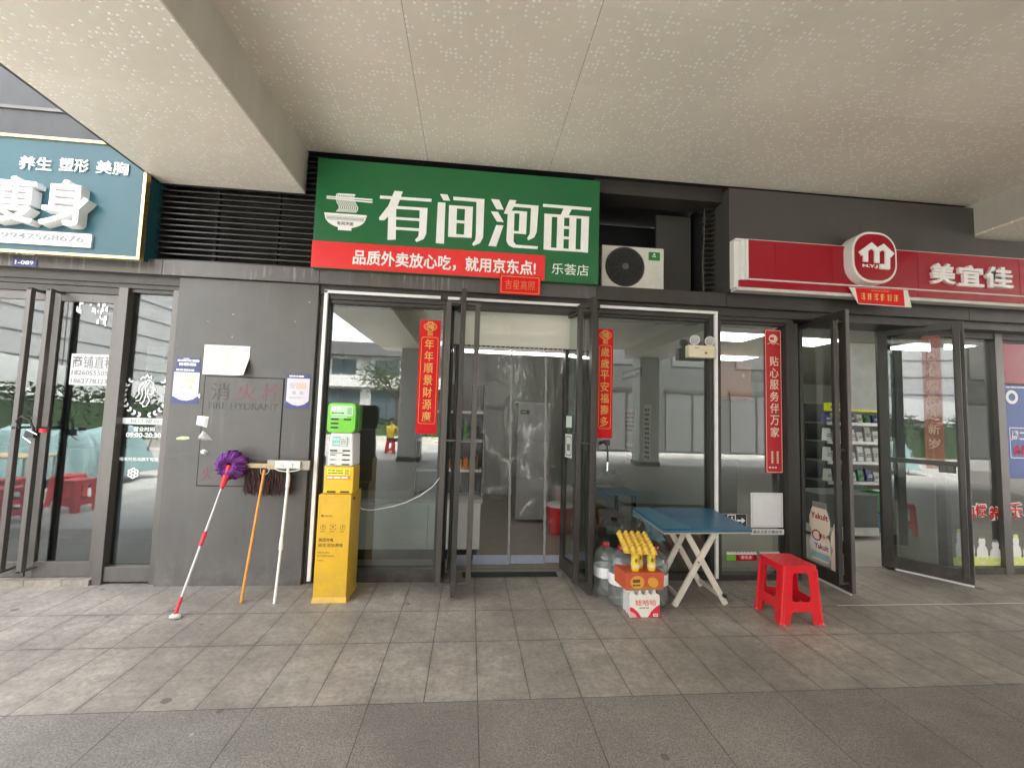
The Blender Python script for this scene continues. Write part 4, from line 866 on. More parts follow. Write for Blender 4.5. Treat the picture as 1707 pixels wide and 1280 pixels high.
# papers on the grey wall
o = paper('paper_sheet', 'curling cream paper sheet above the hydrant door', 'paper', -2.46, -2.06, 1.888, 2.162, 4.206, 'paper', curl=.09)
b = MB(); M['faintink'] = plain('faint_print', (.5, .47, .42), .7); b.lines(FZ(4.2025), -2.43, -2.16, 1.92, 2.14, 11, .0006, 'faintink', 6, .3); b.build('print', o)
def poster(x0, x1, z0, z1, label, seed):
    o = paper('wall_poster', label, 'poster', x0, x1, z0, z1, 4.206, 'blueprint', group='blue and white posters on the grey wall')
    F = FZ(4.2025); h = z1-z0; w_ = x1-x0
    b = MB(); b.poly([(x0+.004, z0+h*.2), (x0+.06*w_*5, z0+h*.1), (x0+w_*.55, z0+h*.075), (x0+w_*.8, z0+h*.12), (x1-.003, z0+h*.22), (x1-.003, z1-h*.13), (x0+.004, z1-h*.13)], F, .0008, plain('lilac_white_print', (.66, .6, .68), .5)); b.poly([(x0+w_*.42, z0+h*.57), (x0+w_*.85, z0+h*.57), (x0+w_*.85, z0+h*.74), (x0+w_*.42, z0+h*.74)], F, .0012, plain('sand_print', (.62, .48, .38), .5)); b.build('print', o)
    b = MB(); b.lines(F, x0+.02, x1-.02, z1-h*.1, z1-h*.035, 1, .0012, 'letter', seed, .7); b.lines(FZ(4.2016), x0+w_*.15, x0+w_*.38, z0+h*.57, z0+h*.74, 4, .0008, 'greyink', seed, .3); b.lines(FZ(4.2016), x0+w_*.15, x1-w_*.18, z0+h*.27, z0+h*.34, 2, .0008, 'greyink', seed+1, .3)
    for q in (.34, .66): b.poly([(x0+w_*q-.016, z0+h*.4), (x0+w_*q+.016, z0+h*.4), (x0+w_*q+.016, z0+h*.5), (x0+w_*q-.016, z0+h*.5)], FZ(4.2016), .0008, 'faintink')
    b.build('lettering', o); return o
poster(-2.705, -2.478, 1.615, 1.942, 'blue and white poster pasted directly below the small navy card', 3)
poster(-1.714, -1.505, 1.6, 1.922, 'blue and white poster pasted above the broom and the flat mop', 9)
o = paper('contact_card', 'small navy card pasted directly above a blue and white poster', 'card', -2.69, -2.488, 1.95, 2.034, 4.206, 'blueprint')
b = MB(); F = FZ(4.2025); b.poly([(-2.68, 1.998), (-2.495, 1.998), (-2.495, 2.015), (-2.68, 2.015)], F, .0008, 'letter'); b.lines(FZ(4.2016), -2.665, -2.51, 1.999, 2.014, 1, .0006, 'blueprint', 2, .5); b.lines(F, -2.665, -2.505, 1.957, 1.988, 1, .0008, 'letter', 3, .75, .2); b.lines(F, -2.63, -2.56, 2.02, 2.03, 1, .0008, 'letter', 3, .6); b.build('lettering', o)
def scrap(pts, label, ym, m='paper', th=.012):
    xs_ = [p[0] for p in pts]; zs = [p[1] for p in pts]
    o = root('paper_scrap', label, 'paper scrap', (sum(xs_)/len(xs_), ym, sum(zs)/len(zs)))
    b = MB(); c0 = len(pts); cx, cz = sum(xs_)/c0, sum(zs)/c0; rnd = random.Random(int(abs(cx*999)))
    vs = [(x, ym-.001, z) for x, z in pts]+[(x*.45+cx*.55+rnd.uniform(-.01, .01), ym-th*rnd.uniform(.5, 1.3), z*.45+cz*.55+rnd.uniform(-.01, .01)) for x, z in pts]
    fs = [(k, (k+1) % c0, c0+(k+1) % c0, c0+k) for k in range(c0)]+[tuple(c0+k for k in range(c0))]
    b.add(vs, fs, m); b.build('scrap', o, smooth=20)
scrap([(-2.475, 1.425), (-2.43, 1.415), (-2.38, 1.4), (-2.37, 1.5), (-2.42, 1.505), (-2.47, 1.505)], 'square white paper scrap stuck on the edge of the hydrant door', 4.199, 'white', .018)
scrap([(-2.45, 1.3), (-2.4, 1.285), (-2.32, 1.29), (-2.37, 1.34), (-2.41, 1.375), (-2.44, 1.33)], 'crumpled grey paper scrap on the hydrant door edge', 4.199, plain('grey_scrap', (.45, .44, .42), .7), .03)
scrap([(-2.415, 1.165), (-2.375, 1.155), (-2.35, 1.185), (-2.375, 1.2), (-2.4, 1.205), (-2.42, 1.19)], 'small crumpled white paper scrap low on the hydrant door', 4.199, 'white', .022)
scrap([(-2.64, 1.29), (-2.58, 1.285), (-2.525, 1.295), (-2.53, 1.315), (-2.59, 1.318), (-2.635, 1.305)], 'pale green scrap of tape between the laurel decal and the hydrant door', 4.206, plain('pale_green_tape', (.5, .54, .32), .6), .003)
scrap([(-2.485, 1.68), (-2.465, 1.66), (-2.455, 1.69), (-2.47, 1.715)], 'tiny white scrap beside the poster under the navy card', 4.206, 'white', .012)

# ================================================================ things in front of the shops
# mop
o = root('mop', 'purple-headed mop with red grips leaning on the grey wall', 'mop', (-2.15, 3.585, 0))
P0, P1 = Vector((-2.152, 3.585, .03)), Vector((-2.085, 4.045, 1.06))
def L(t): return P0.lerp(P1, t)
b = MB(); b.tube([L(.1), L(.86)], .0105, 'steel', 12); b.build('pole', o)
b = MB(); b.tube([L(.0), L(.02), L(.1), L(.105)], [.012, .0135, .0125, .011], 'redplastic', 12); b.tube([L(.43), L(.44), L(.52), L(.53)], [.012, .0155, .0155, .012], 'redplastic', 12); b.build('grip', o)
b = MB(); b.tube([L(.84), L(.86), L(.9), L(.97), L(1.02)], [.012, .02, .024, .028, .03], 'redplastic', 14); b.build('socket', o)
b = MB(); rnd = random.Random(3); c0 = Vector((-2.08, 4.07, 1.085))
ax = (P1-P0).normalized(); a1 = ax.orthogonal().normalized(); a2 = ax.cross(a1)
for k in range(230):
    t = rnd.uniform(0, 6.283); r1 = rnd.uniform(.085, .128); dy = rnd.uniform(-.02, .05)
    dv = Vector((math.cos(t), 0, math.sin(t))); ty = Vector((0, 1, 0)); tw_ = Vector((-math.sin(t), 0, math.cos(t)))*rnd.uniform(-.02, .02)
    pts = [c0+dv*.03-ty*.035, c0+dv*r1*.6-ty*(.055+rnd.uniform(0, .02))+tw_*.5, c0+dv*r1-ty*rnd.uniform(-.01, .03)+tw_, c0+dv*r1*.95+ty*(.04+rnd.uniform(0, .03))+tw_, c0+dv*r1*.5+ty*.08]
    pts = [Vector((p.x, min(p.y, 4.196), p.z)) for p in pts]
    b.tube(pts, .0078, 'purple', 6, False)
b.build('mop_head', o)
b = MB()
for k in range(14): t = 6.28*k/14; b.tube([P0+Vector((.01*math.cos(t), .01*math.sin(t), 0)), P0+Vector((.03*math.cos(t), .028*math.sin(t), -.008)), P0+Vector((.035*math.cos(t+.4), .02*math.sin(t+.4), -.02))], .008, 'whitedirty', 6)
b.build('end_rag', o)
# broom
o = root('broom', 'wooden broom with drooping brown bristles leaning on the grey wall', 'broom', (-1.814, 3.855, 0))
b = MB(); b.tube([(-1.814, 3.855, .0), (-1.803, 4.08, 1.05)], [.0135, .012], 'wood', 12); b.build('pole', o)
b = MB(); b.box(-1.985, -1.6, 4.09, 4.135, 1.062, 1.1, 'woodpale'); b.tube([(-1.84, 4.088, 1.06), (-1.83, 4.07, 1.02), (-1.806, 4.068, 1.0), (-1.77, 4.07, 1.02), (-1.76, 4.088, 1.06)], .004, 'steel', 6); b.build('head_block', o, bevel=.005)
b = MB(); rnd = random.Random(8)
for k in range(420):
    x = rnd.uniform(-1.985, -1.6); y = rnd.uniform(4.1, 4.15); l = rnd.uniform(.18, .26); dx = rnd.uniform(-.02, .02)
    pts = [(x, y, 1.065), (x+dx*.3+rnd.uniform(-.008, .008), min(4.19, y+rnd.uniform(0, .03)), 1.065-l*.4), (x+dx+rnd.uniform(-.012, .012), min(4.195, y+rnd.uniform(0, .045)), 1.065-l)]
    b.tube(pts, .0026, 'bristle', 4, False)
for k in range(160):
    x = rnd.uniform(-1.98, -1.79); b.tube([(x, 4.11, 1.1), (x+rnd.uniform(-.01, .01), 4.13, 1.112), (x+rnd.uniform(-.012, .012), 4.16, 1.108)], .0026, 'bristle', 4, False)
b.build('bristles', o)
# squeegee
o = root('floor_squeegee', 'white flat mop with grey pad ends leaning beside the broom', 'flat mop', (-1.542, 3.826, 0))
b = MB(); b.tube([(-1.542, 3.826, 0), (-1.56, 3.93, .42)], .0105, 'white', 12); b.tube([(-1.559, 3.926, .4), (-1.56, 3.93, .44), (-1.563, 3.94, .5)], [.016, .017, .013], 'white', 12); b.tube([(-1.562, 3.94, .48), (-1.585, 4.045, .9)], .0125, 'white', 12); b.tube([(-1.585, 4.045, .9), (-1.588, 4.06, .98), (-1.6, 4.072, 1.07)], [.0165, .016, .011], 'white', 12); b.build('pole', o)
b = MB(); b.box(-1.712, -1.497, 4.066, 4.092, 1.065, 1.13, 'white'); b.box(-1.67, -1.63, 4.058, 4.066, 1.085, 1.115, 'whitedirty'); b.box(-1.63, -1.56, 4.056, 4.066, 1.075, 1.11, 'white'); b.build('clamp_plate', o, bevel=.004)
b = MB(); b.box(-1.79, -1.425, 4.0925, 4.125, 1.05, 1.132, mat('grey_pad_cloth', (.42, .39, .33), .9, var=.25, scale=40, bump=.4)); b.tube([(-1.72, 4.08, 1.062), (-1.68, 4.07, 1.045), (-1.6, 4.065, 1.035), (-1.53, 4.07, 1.045), (-1.49, 4.08, 1.06)], .005, 'white', 6); b.build('pad', o, bevel=.008)

# charging stack
o = root('charging_station', 'tall yellow power bank floor cabinet in front of the window with the sagging cable', 'charging station', (-1.11, 3.99, 0))
b = MB(); b.box(-1.246, -.977, 3.835, 4.17, .025, .885, 'yellow'); b.build('cabinet', o, bevel=.006)
b = MB(); b.add([(-1.255, 3.822, .0), (-.968, 3.822, 0), (-.968, 4.18, 0), (-1.255, 4.18, 0), (-1.247, 3.834, .045), (-.976, 3.834, .045), (-.976, 4.171, .045), (-1.247, 4.171, .045)], MB.HEX, 'yellow'); b.build('plinth', o, bevel=.003)
F = FZ(3.835); b = MB(); M['brownink'] = plain('brown_ink', (.1, .06, .015), .6)
b.text('美团充电', F, -1.225, -1.105, .495, .525, .0008, 'brownink', .012); b.text('给生活加满电', F, -1.225, -1.025, .452, .482, .0008, 'brownink', .012); b.text('MEITUAN', F, -1.225, -1.135, .4, .413, .0008, 'brownink', 0); b.text('POWER BANK', F, -1.225, -1.09, .373, .386, .0008, 'brownink', 0); b.poly([(-1.225, .34), (-1.18, .34), (-1.18, .344), (-1.225, .344)], F, .0008, 'brownink')
b.poly([(-1.213, .7), (-1.197, .7), (-1.197, .716), (-1.213, .716)], F, .0008, 'brownink'); b.text('美团充电', F, -1.19, -1.125, .7, .715, .0008, 'brownink', 0)
for k, x in enumerate((-1.195, -1.115, -1.035)):
    if k != 1: b.shape([[(x+.022*math.cos(R(a)), .615+.022*math.sin(R(a))) for a in range(0, 360, 20)], [(x+.019*math.cos(R(a)), .615+.019*math.sin(R(a))) for a in range(0, 360, 20)]], F, .0008, 'brownink')
    else:
        for sx in (-1, 1):
            for sz in (-1, 1): b.strokes([(x+sx*.02, .615+sz*.008), (x+sx*.02, .615+sz*.019), (x+sx*.008, .615+sz*.019)], .003, F, .0008, 'brownink')
    b.poly([(x-.006, .61), (x+.007, .61), (x+.003, .626), (x-.003, .626)], F, .001, 'brownink'); b.lines(F, x-.022, x+.022, .573, .583, 1, .0008, 'brownink', k, .5)
b.build('lettering', o)
b = MB(); b.tube([(-.978, 3.92, .84), (-.97, 3.92, .84)], .012, 'ink', 10); b.build('lock', o)
def slots(b, y, xs_, zs, skip, w_, h, m, m2):
    for i, x in enumerate(xs_):
        for j, z in enumerate(zs):
            b.shape([rrect(x-w_/2, x+w_/2, z-h/2, z+h/2, h*.45, 3)], FZ(y), .0035 if (i, j) in skip else .0012, m2 if (i, j) in skip else m)
o = root('charging_station', 'yellow power bank box between the white box and the tall cabinet', 'charging station', (-1.1, 3.97, .886))
b = MB(); b.box(-1.218, -.972, 3.85, 4.06, .887, 1.118, 'yellow2'); b.build('case', o, bevel=.012, seg=3)
b = MB(); slots(b, 3.85, (-1.15, -1.04), (.985, .945, .905), {(0, 0), (1, 0), (0, 1), (1, 1)}, .075, .014, 'ink', 'yellow2'); b.build('slot_panel', o)
b = MB(); b.box(-1.195, -1.0, 3.847, 3.85, 1.045, 1.1, plain('yellow_screen', (.85, .78, .05), .2)); b.box(-1.195, -1.0, 3.8475, 3.85, 1.01, 1.04, 'orange'); b.lines(FZ(3.847), -1.185, -1.06, 1.052, 1.094, 2, .0008, 'brownink', 3, .4); b.lines(FZ(3.8475), -1.19, -1.01, 1.012, 1.038, 1, .0008, 'letter', 5, .5); b.lines(FZ(3.847), -1.045, -1.01, 1.05, 1.094, 4, .0008, 'brownink', 8, .5); b.build('screen', o)
o = root('charging_station', 'white power bank box between the green box and the yellow box', 'charging station', (-1.09, 3.97, 1.119))
b = MB(); b.add([(-1.198, 3.85, 1.12), (-.985, 3.85, 1.12), (-.965, 4.02, 1.12), (-1.2, 4.02, 1.12), (-1.186, 3.858, 1.403), (-1.0, 3.858, 1.403), (-.975, 4.02, 1.403), (-1.195, 4.02, 1.403)], MB.HEX, 'white'); b.build('case', o, bevel=.014, seg=3)
b = MB(); slots(b, 3.849, (-1.15, -1.045), (1.252, 1.215, 1.175, 1.135), {(0, 1), (0, 2), (0, 3)}, .065, .012, 'ink', 'whitedirty')
for z in (1.215, 1.175, 1.135): b.lines(FZ(3.8455), -1.175, -1.125, z-.004, z+.004, 1, .0012, 'ink', int(z*100), .8)
b.lines(FZ(3.849), -1.18, -1.02, 1.228, 1.238, 1, .0012, 'greyink', 4, .6); b.build('slot_panel', o)
b = MB(); b.box(-1.165, -1.04, 3.848, 3.856, 1.29, 1.37, plain('mint_screen', (.2, .55, .47), .2)); b.box(-1.098, -1.046, 3.8475, 3.848, 1.294, 1.366, 'paper'); b.build('screen', o)
b = MB(); b.text('快充', FZ(3.8475), -1.158, -1.104, 1.333, 1.36, .0008, 'letter', .02); b.text('大容量', FZ(3.8475), -1.158, -1.104, 1.3, 1.32, .0008, 'letter', .01); b.lines(FZ(3.8472), -1.092, -1.052, 1.305, 1.355, 4, .0008, 'greyink', 6, .5); b.build('lettering', o)
o = root('charging_station', 'lime green power bank box topping the charging stack', 'charging station', (-1.1, 3.97, 1.404))
b = MB(); b.shape([rrect(-1.217, -.985, 1.405, 1.658, .035, 6)], FZ(3.9), .05, 'limegreen'); b.build('case', o, bevel=.008, seg=3)
b = MB(); b.shape([rrect(-1.19, -.962, 1.41, 1.652, .03, 5)], FZ(4.0), .099, 'darkgreen'); b.build('rear_case', o, bevel=.006)
b = MB(); slots(b, 3.85, (-1.155, -1.05), (1.518, 1.482, 1.447), {(1, 1), (1, 2)}, .066, .014, 'ink', 'limegreen'); b.lines(FZ(3.85), -1.19, -1.015, 1.53, 1.542, 1, .001, 'letter', 7, .6); b.build('slot_panel', o)
b = MB(); b.shape([rrect(-1.195, -1.005, 1.548, 1.638, .012)], FZ(3.85), .003, plain('pale_green_screen', (.5, .75, .45), .2)); b.lines(FZ(3.847), -1.185, -1.07, 1.593, 1.625, 1, .0008, 'letter', 8, .9); b.lines(FZ(3.847), -1.185, -1.08, 1.562, 1.58, 1, .0008, 'darkgreen', 9, .6); b.poly([(-1.055, 1.56), (-1.015, 1.56), (-1.015, 1.62), (-1.055, 1.62)], FZ(3.847), .001, plain('sage_print', (.3, .5, .3), .4)); b.build('screen', o)
o = tag(MB().tube([(-.225, 4.236, 1.09), (-.24, 4.22, 1.02), (-.33, 4.21, .9), (-.444, 4.205, .815), (-.57, 4.2, .752), (-.69, 4.2, .715), (-.81, 4.2, .69), (-.889, 4.2, .678), (-.95, 4.175, .69), (-.99, 4.15, .72)], .0042, 'white', 6).build('power_cable'), 'thin white cable sagging from the door to the charging stack', 'cable')

# door stickers and chain lock
o = root('door_sticker', 'narrow green and white sticker on the open door leaf beside the water bottles', 'sticker', (1.0, 4.3, 1.4))
fr = ((1.0, 4.56), (1.115, 3.862)); A_, B_ = Vector(fr[0]), Vector(fr[1]); u_ = (B_-A_).normalized(); n_ = Vector((u_.y, -u_.x))
def FR(off): p = A_+n_*off; return ((p.x, p.y, 0), (u_.x, u_.y, 0), (0, 0, 1))
def FRb(off): p = B_-n_*off; return ((p.x, p.y, 0), (-u_.x, -u_.y, 0), (0, 0, 1))
b = MB()
for FF, flip in ((FR(.0045), 0), ):
    b.poly([(.06, 1.62), (.24, 1.62), (.24, 1.475), (.06, 1.475)][::-1], FF, .001, 'acgreen'); b.poly([(.075, 1.605), (.225, 1.605), (.225, 1.49), (.075, 1.49)][::-1], FF, .0018, 'decal'); b.poly([(.06, 1.42), (.24, 1.42), (.24, 1.18), (.06, 1.18)][::-1], FF, .001, 'decal'); b.shape([rrect(.075, .225, 1.2, 1.4, .03), rrect(.085, .215, 1.21, 1.39, .025)], FF, .0018, 'acgreen'); b.poly([(.11, 1.25), (.19, 1.25), (.19, 1.32), (.11, 1.32)], FF, .0018, 'greyink')
b.build('print', o)
o = root('bike_lock', 'black cable lock hanging on the open door leaf beside the water bottles', 'lock', (1.05, 3.9, 1.3))
cc = B_-u_*.03-n_*(.107+.014)
b = MB(); b.tube([(cc.x+.03*math.cos(R(a)), cc.y+.03*math.sin(R(a))-.0, 1.372+.012*math.sin(R(a*2))) for a in range(0, 370, 30)], .011, 'ink', 8, False); b.tube([(cc.x+.02, cc.y-.03, 1.37), (cc.x+.03, cc.y-.045, 1.3), (cc.x+.028, cc.y-.045, 1.2)], .009, 'ink', 8); b.build('cable', o)
b = MB(); b.tube([(cc.x+.028, cc.y-.045, 1.2), (cc.x+.027, cc.y-.045, 1.12)], .007, 'chrome', 8); b.box(cc.x+.0, cc.x+.045, cc.y-.06, cc.y-.035, 1.35, 1.4, 'dark'); b.build('key', o)
o = root('bike_lock', 'black cable lock with chrome pins on the handles of the closed teal-sign shop door', 'lock', (-3.83, 4.15, 1.35))
b = MB(); b.tube([(-3.86+.0, 4.13, 1.36), (-3.87, 4.11, 1.42), (-3.83, 4.1, 1.46), (-3.77, 4.11, 1.43), (-3.74, 4.12, 1.36), (-3.75, 4.13, 1.3)], .009, 'ink', 8); b.box(-3.79, -3.72, 4.1, 4.15, 1.28, 1.34, 'dark'); b.build('cable', o)
b = MB(); b.tube([(-3.76, 4.09, 1.35), (-3.68, 4.09, 1.31)], .006, 'chrome', 8); b.tube([(-3.79, 4.09, 1.29), (-3.72, 4.09, 1.24)], .006, 'chrome', 8); b.lathe([(.0, 0), (.03, 0), (.03, .03), (0, .03)], (-3.66, 4.12, 1.33), 'redplastic', 12); b.build('key', o)

# door mat
tag(MB().box(-.02, .93, 4.37, 4.49, .005, .014, mat('dark_green_mat', (.03, .035, .028), .9, var=.3, scale=60, bump=.5)).build('door_mat', bevel=.003), 'dark thin door mat at the noodle shop threshold', 'mat')

# emergency light
o = root('emergency_light', 'cream twin-head emergency light on the noodle shop window', 'emergency light', (2.33, 4.25, 2.3))
b = MB(); b.box(2.19, 2.472, 4.17, 4.25, 2.24, 2.368, mat('cream_plastic', (.7, .64, .46), .45, var=.06)); b.build('housing', o, bevel=.008)
for x, z in ((2.268, 2.425), (2.43, 2.42)):
    b = MB(); pr = [(.0, .04), (.03, .04), (.045, .015), (.05, 0), (.05, -.012), (.044, -.012), (.04, -.004), (0.0, .002)]
    b.lathe(pr, (0, 0, 0), 'white', 20, 'y', False); v = b.v; rot = Matrix.Rotation(R(-18), 3, 'Z') @ Matrix.Rotation(R(14), 3, 'X')
    b.v = [rot @ p+Vector((x, 4.2, z)) for p in v]; n0 = len(b.f)
    b2 = MB(); b2.lathe([(0, -.004), (.04, -.004), (.036, -.01), (0, -.011)], (0, 0, 0), 'steel', 20, 'y', False); b2.lathe([(0, -.012), (.011, -.012), (.009, -.018), (0, -.018)], (0, 0, 0), 'paper', 12, 'y', False); b.add([rot @ p+Vector((x, 4.2, z)) for p in b2.v], b2.f, 'steel'); b.tube([(x, 4.21, 2.365), (x, 4.21, z-.03)], .008, 'white', 8)
    b.build('lamp_head', o)
b = MB(); F = FZ(4.17); b.lines(F, 2.255, 2.3, 2.333, 2.343, 1, .0008, 'brownink', 3, .7); b.lines(F, 2.3, 2.42, 2.315, 2.322, 1, .0008, 'faintink', 4, .4); b.poly([(2.36, 2.28), (2.385, 2.28), (2.385, 2.3), (2.36, 2.3)], F, .0008, 'brownink'); b.lines(F, 2.28, 2.42, 2.262, 2.272, 1, .0008, 'faintink', 6, .4); b.build('print', o)
# air conditioner
o = root('air_conditioner', 'cream air conditioner outdoor unit in the black recess', 'air conditioner', (1.68, 4.5, 2.93))
b = MB(); b.box(1.33, 2.02, 4.38, 4.68, 2.985, 3.44, 'acwhite'); b.build('casing', o, bevel=.012, seg=3)
b = MB(); b.box(1.4, 1.46, 4.4, 4.66, 2.93, 2.985, 'dark'); b.box(1.88, 1.94, 4.4, 4.66, 2.93, 2.985, 'dark'); b.build('foot', o)
b = MB(); b.lathe([(.215, .01), (.215, -.004), (.205, -.014), (.195, -.012), (.193, .01)], (1.585, 4.375, 3.212), 'frame', 36, 'y', False); b.build('fan_ring', o)
b = MB(); b.lathe([(0, -.004), (.196, -.004), (.196, .0), (0, .0)], (1.585, 4.37, 3.212), 'black', 36, 'y', False)
for r in (.06, .09, .12, .15, .175): b.tube([(1.585+r*math.cos(R(a)), 4.362, 3.212+r*math.sin(R(a))) for a in range(0, 361, 12)], .002, 'frame', 5, False)
for a in range(0, 360, 30): b.tube([(1.585+.03*math.cos(R(a)), 4.361, 3.212+.03*math.sin(R(a))), (1.585+.195*math.cos(R(a+10)), 4.361, 3.212+.195*math.sin(R(a+10)))], .002, 'frame', 5, False)
b.lathe([(0, -.016), (.035, -.014), (.035, -.004)], (1.585, 4.372, 3.212), 'frame2', 20, 'y', False); b.build('fan_grille', o)
b = MB(); b.box(1.845, 1.97, 4.374, 4.379, 3.3, 3.39, 'acgreen'); b.lines(FZ(4.374), 1.885, 1.93, 3.335, 3.35, 1, .0008, 'letter', 3, .8); b.shape([[(1.907+.012*math.cos(R(a)), 3.366+.01*math.sin(R(a))) for a in range(0, 360, 30)]], FZ(4.374), .0008, 'letter'); b.build('label_plate', o)
b = MB()
for k in range(9): z = 3.04+.024*k; b.box(1.85, 1.975, 4.3765, 4.381, z, z+.008, 'whitedirty')
b.build('vent', o)
# small hook under the right lintel
o = root('ceiling_hook', 'small white plastic bracket under the lintel of the crimson-sign shop', 'bracket', (3.83, 4.3, 2.66))
b = MB(); b.box(3.78, 3.805, 4.2, 4.23, 2.69, 2.74, 'white'); b.box(3.85, 3.875, 4.2, 4.23, 2.69, 2.74, 'white'); b.box(3.805, 3.85, 4.2, 4.23, 2.722, 2.74, 'white'); b.build('bracket', o, bevel=.003)

# folding table
TZ = .72
o = root('folding_table', 'blue-topped folding table with cream crossed legs', 'table', (2.0, 3.78, 0))
TC = [(1.572, 3.39), (2.345, 3.42), (2.462, 4.236), (1.63, 4.2)]
b = MB(); b.add([(x, y, TZ-.022) for x, y in TC]+[(x, y, TZ) for x, y in TC], MB.HEX, 'tableblue'); b.build('tabletop', o, bevel=.006)
b = MB(); b.add([(x*.998+.004, y*.998+.007, TZ-.031) for x, y in TC]+[(x*.998+.004, y*.998+.007, TZ-.0225) for x, y in TC], MB.HEX, 'woodpale'); b.build('underside_board', o)
for (y, xa, xb, ta, tb) in ((3.69, 1.806, 2.287, 2.215, 1.885), (4.1, 1.83, 2.292, 2.2, 1.88)):
    b = MB(); b.bar((xa, y, .004), (ta, y, TZ-.032), .022, .05, 'tableleg', (1, 0, .5)); b.build('leg', o, bevel=.003)
    b = MB(); b.bar((xb, y+.024, .004), (tb, y+.024, TZ-.032), .022, .05, 'tableleg', (1, 0, -.5)); b.build('leg', o, bevel=.003)
b = MB(); b.bar((2.262, 3.7, .06), (2.27, 4.11, .06), .02, .035, 'tableleg'); b.bar((1.85, 3.7, .08), (1.87, 4.1, .08), .02, .035, 'tableleg'); b.tube([(2.255, 3.66, .09), (2.255, 3.69, .09)], .016, 'dark', 10); b.build('stretcher', o, bevel=.002)
b = MB()
for x, y, z in ((2.02, 3.675, .375), (2.05, 4.085, .36)): b.tube([(x, y-.006, z), (x, y+.05, z)], .006, 'frame', 8)
b.build('pivot_bolt', o)
# plastic cover with a lighter folded strip and a drooping corner
b = MB(); rnd = random.Random(4); N_ = 22
e0, e1 = Vector((1.572, 3.39)), Vector((1.63, 4.2)); vs = []
for i in range(N_+1):
    p = e0.lerp(e1, i/N_)
    for j in range(8):
        q = j/7; sag = .17*(.35+.65*math.sin(math.pi*min(1, i/N_*1.1)))
        wv = .012*math.sin(i*1.7+j)+.01*rnd.uniform(-1, 1)
        vs.append((p.x+.002+.03*q+wv*q-.05*q*q*math.cos(i*.6), p.y, TZ+.002-sag*q))
fs = [(i*8+j, i*8+j+1, (i+1)*8+j+1, (i+1)*8+j) for i in range(N_) for j in range(7)]; n = len(vs)
b.add(vs+[(x-.0016, y, z) for x, y, z in vs], fs+[tuple(k+n for k in f[::-1]) for f in fs], 'tablefilm')
def lerpq(u, v): a = Vector(TC[0]).lerp(Vector(TC[1]), u); c = Vector(TC[3]).lerp(Vector(TC[2]), u); return a.lerp(c, v)
vs = []; NU, NV = 26, 22
for i in range(NU+1):
    for j in range(NV+1):
        u, v = i/NU, j/NV; p = lerpq(u, v); vs.append((p.x, p.y, TZ+.0015+.0022*(math.sin(u*19+v*7)*math.sin(v*13-u*5)+1)+.0015*rnd.random()))
fs = [(i*(NV+1)+j, (i+1)*(NV+1)+j, (i+1)*(NV+1)+j+1, i*(NV+1)+j+1) for i in range(NU) for j in range(NV)]
b.add(vs, fs, 'tablefilm'); cov = tag(b.build('table_cover', smooth=60), 'clear plastic cover drooping off the edge of the blue table behind the egg trays', 'cover')
b = MB(); q = [lerpq(*a) for a in ((.0, .0), (.32, .0), (.2, .99), (.0, .99))]; b.add([(p.x, p.y, TZ+.008) for p in q]+[(p.x, p.y, TZ+.0095) for p in q], MB.HEX, mat('light_blue_sheet', (.06, .2, .3), .35, var=.2, scale=6))
tag(b.build('folded_sheet'), 'lighter blue folded sheet along one side of the blue table', 'sheet')

# water bottles
def big_bottle(x, y, r, h, label, tilt=0):
    o = root('water_bottle', label, 'bottle', (x, y, 0), 'large clear water bottles beside the blue table')
    b = MB(); pr = [(r*.86, .004), (r*.98, .02)]; k = 0
    z = .05
    while z < h*.62: pr += [(r, z), (r*.965, z+.012)]; z += .038 if z < h*.3 or z > h*.45 else .06
    pr += [(r, h*.66), (r*.95, h*.74), (r*.78, h*.83), (r*.5, h*.9), (r*.33, h*.925), (r*.3, h*.96)]
    b.lathe(pr, (x, y, 0), 'pet', 28); b.build('body', o)
    b = MB(); b.lathe([(r*1.004, h*.36), (r*1.012, h*.365), (r*1.012, h*.545), (r*1.004, h*.55)], (x, y, 0), 'decal', 28, 'z', False); lb_ = b.build('paper_label', o)
    b = MB(); b.lathe([(r*.34, h*.93), (r*.36, h*.935), (r*.36, h*.985), (r*.33, h), (.0, h)], (x, y, 0), 'redsign', 20); b.build('cap', o)
    b = MB(); b.lathe([(r*.9, .012), (r*.94, .03), (r*.94, h*.64), (r*.86, h*.74), (0, h*.745)], (x, y, 0), glass('bottle_water_'+str(int(x*1000)), (.95, .97, .97), .01), 24); b.build('water', o)
    return o
big_bottle(1.285, 3.975, .103, .46, 'large clear water bottle against the door post with maroon cap')
big_bottle(1.372, 3.775, .118, .485, 'large clear water bottle with red cap between its neighbour and the orange carton')
big_bottle(1.665, 3.78, .118, .485, 'large clear water bottle half hidden between the orange carton and the table legs')
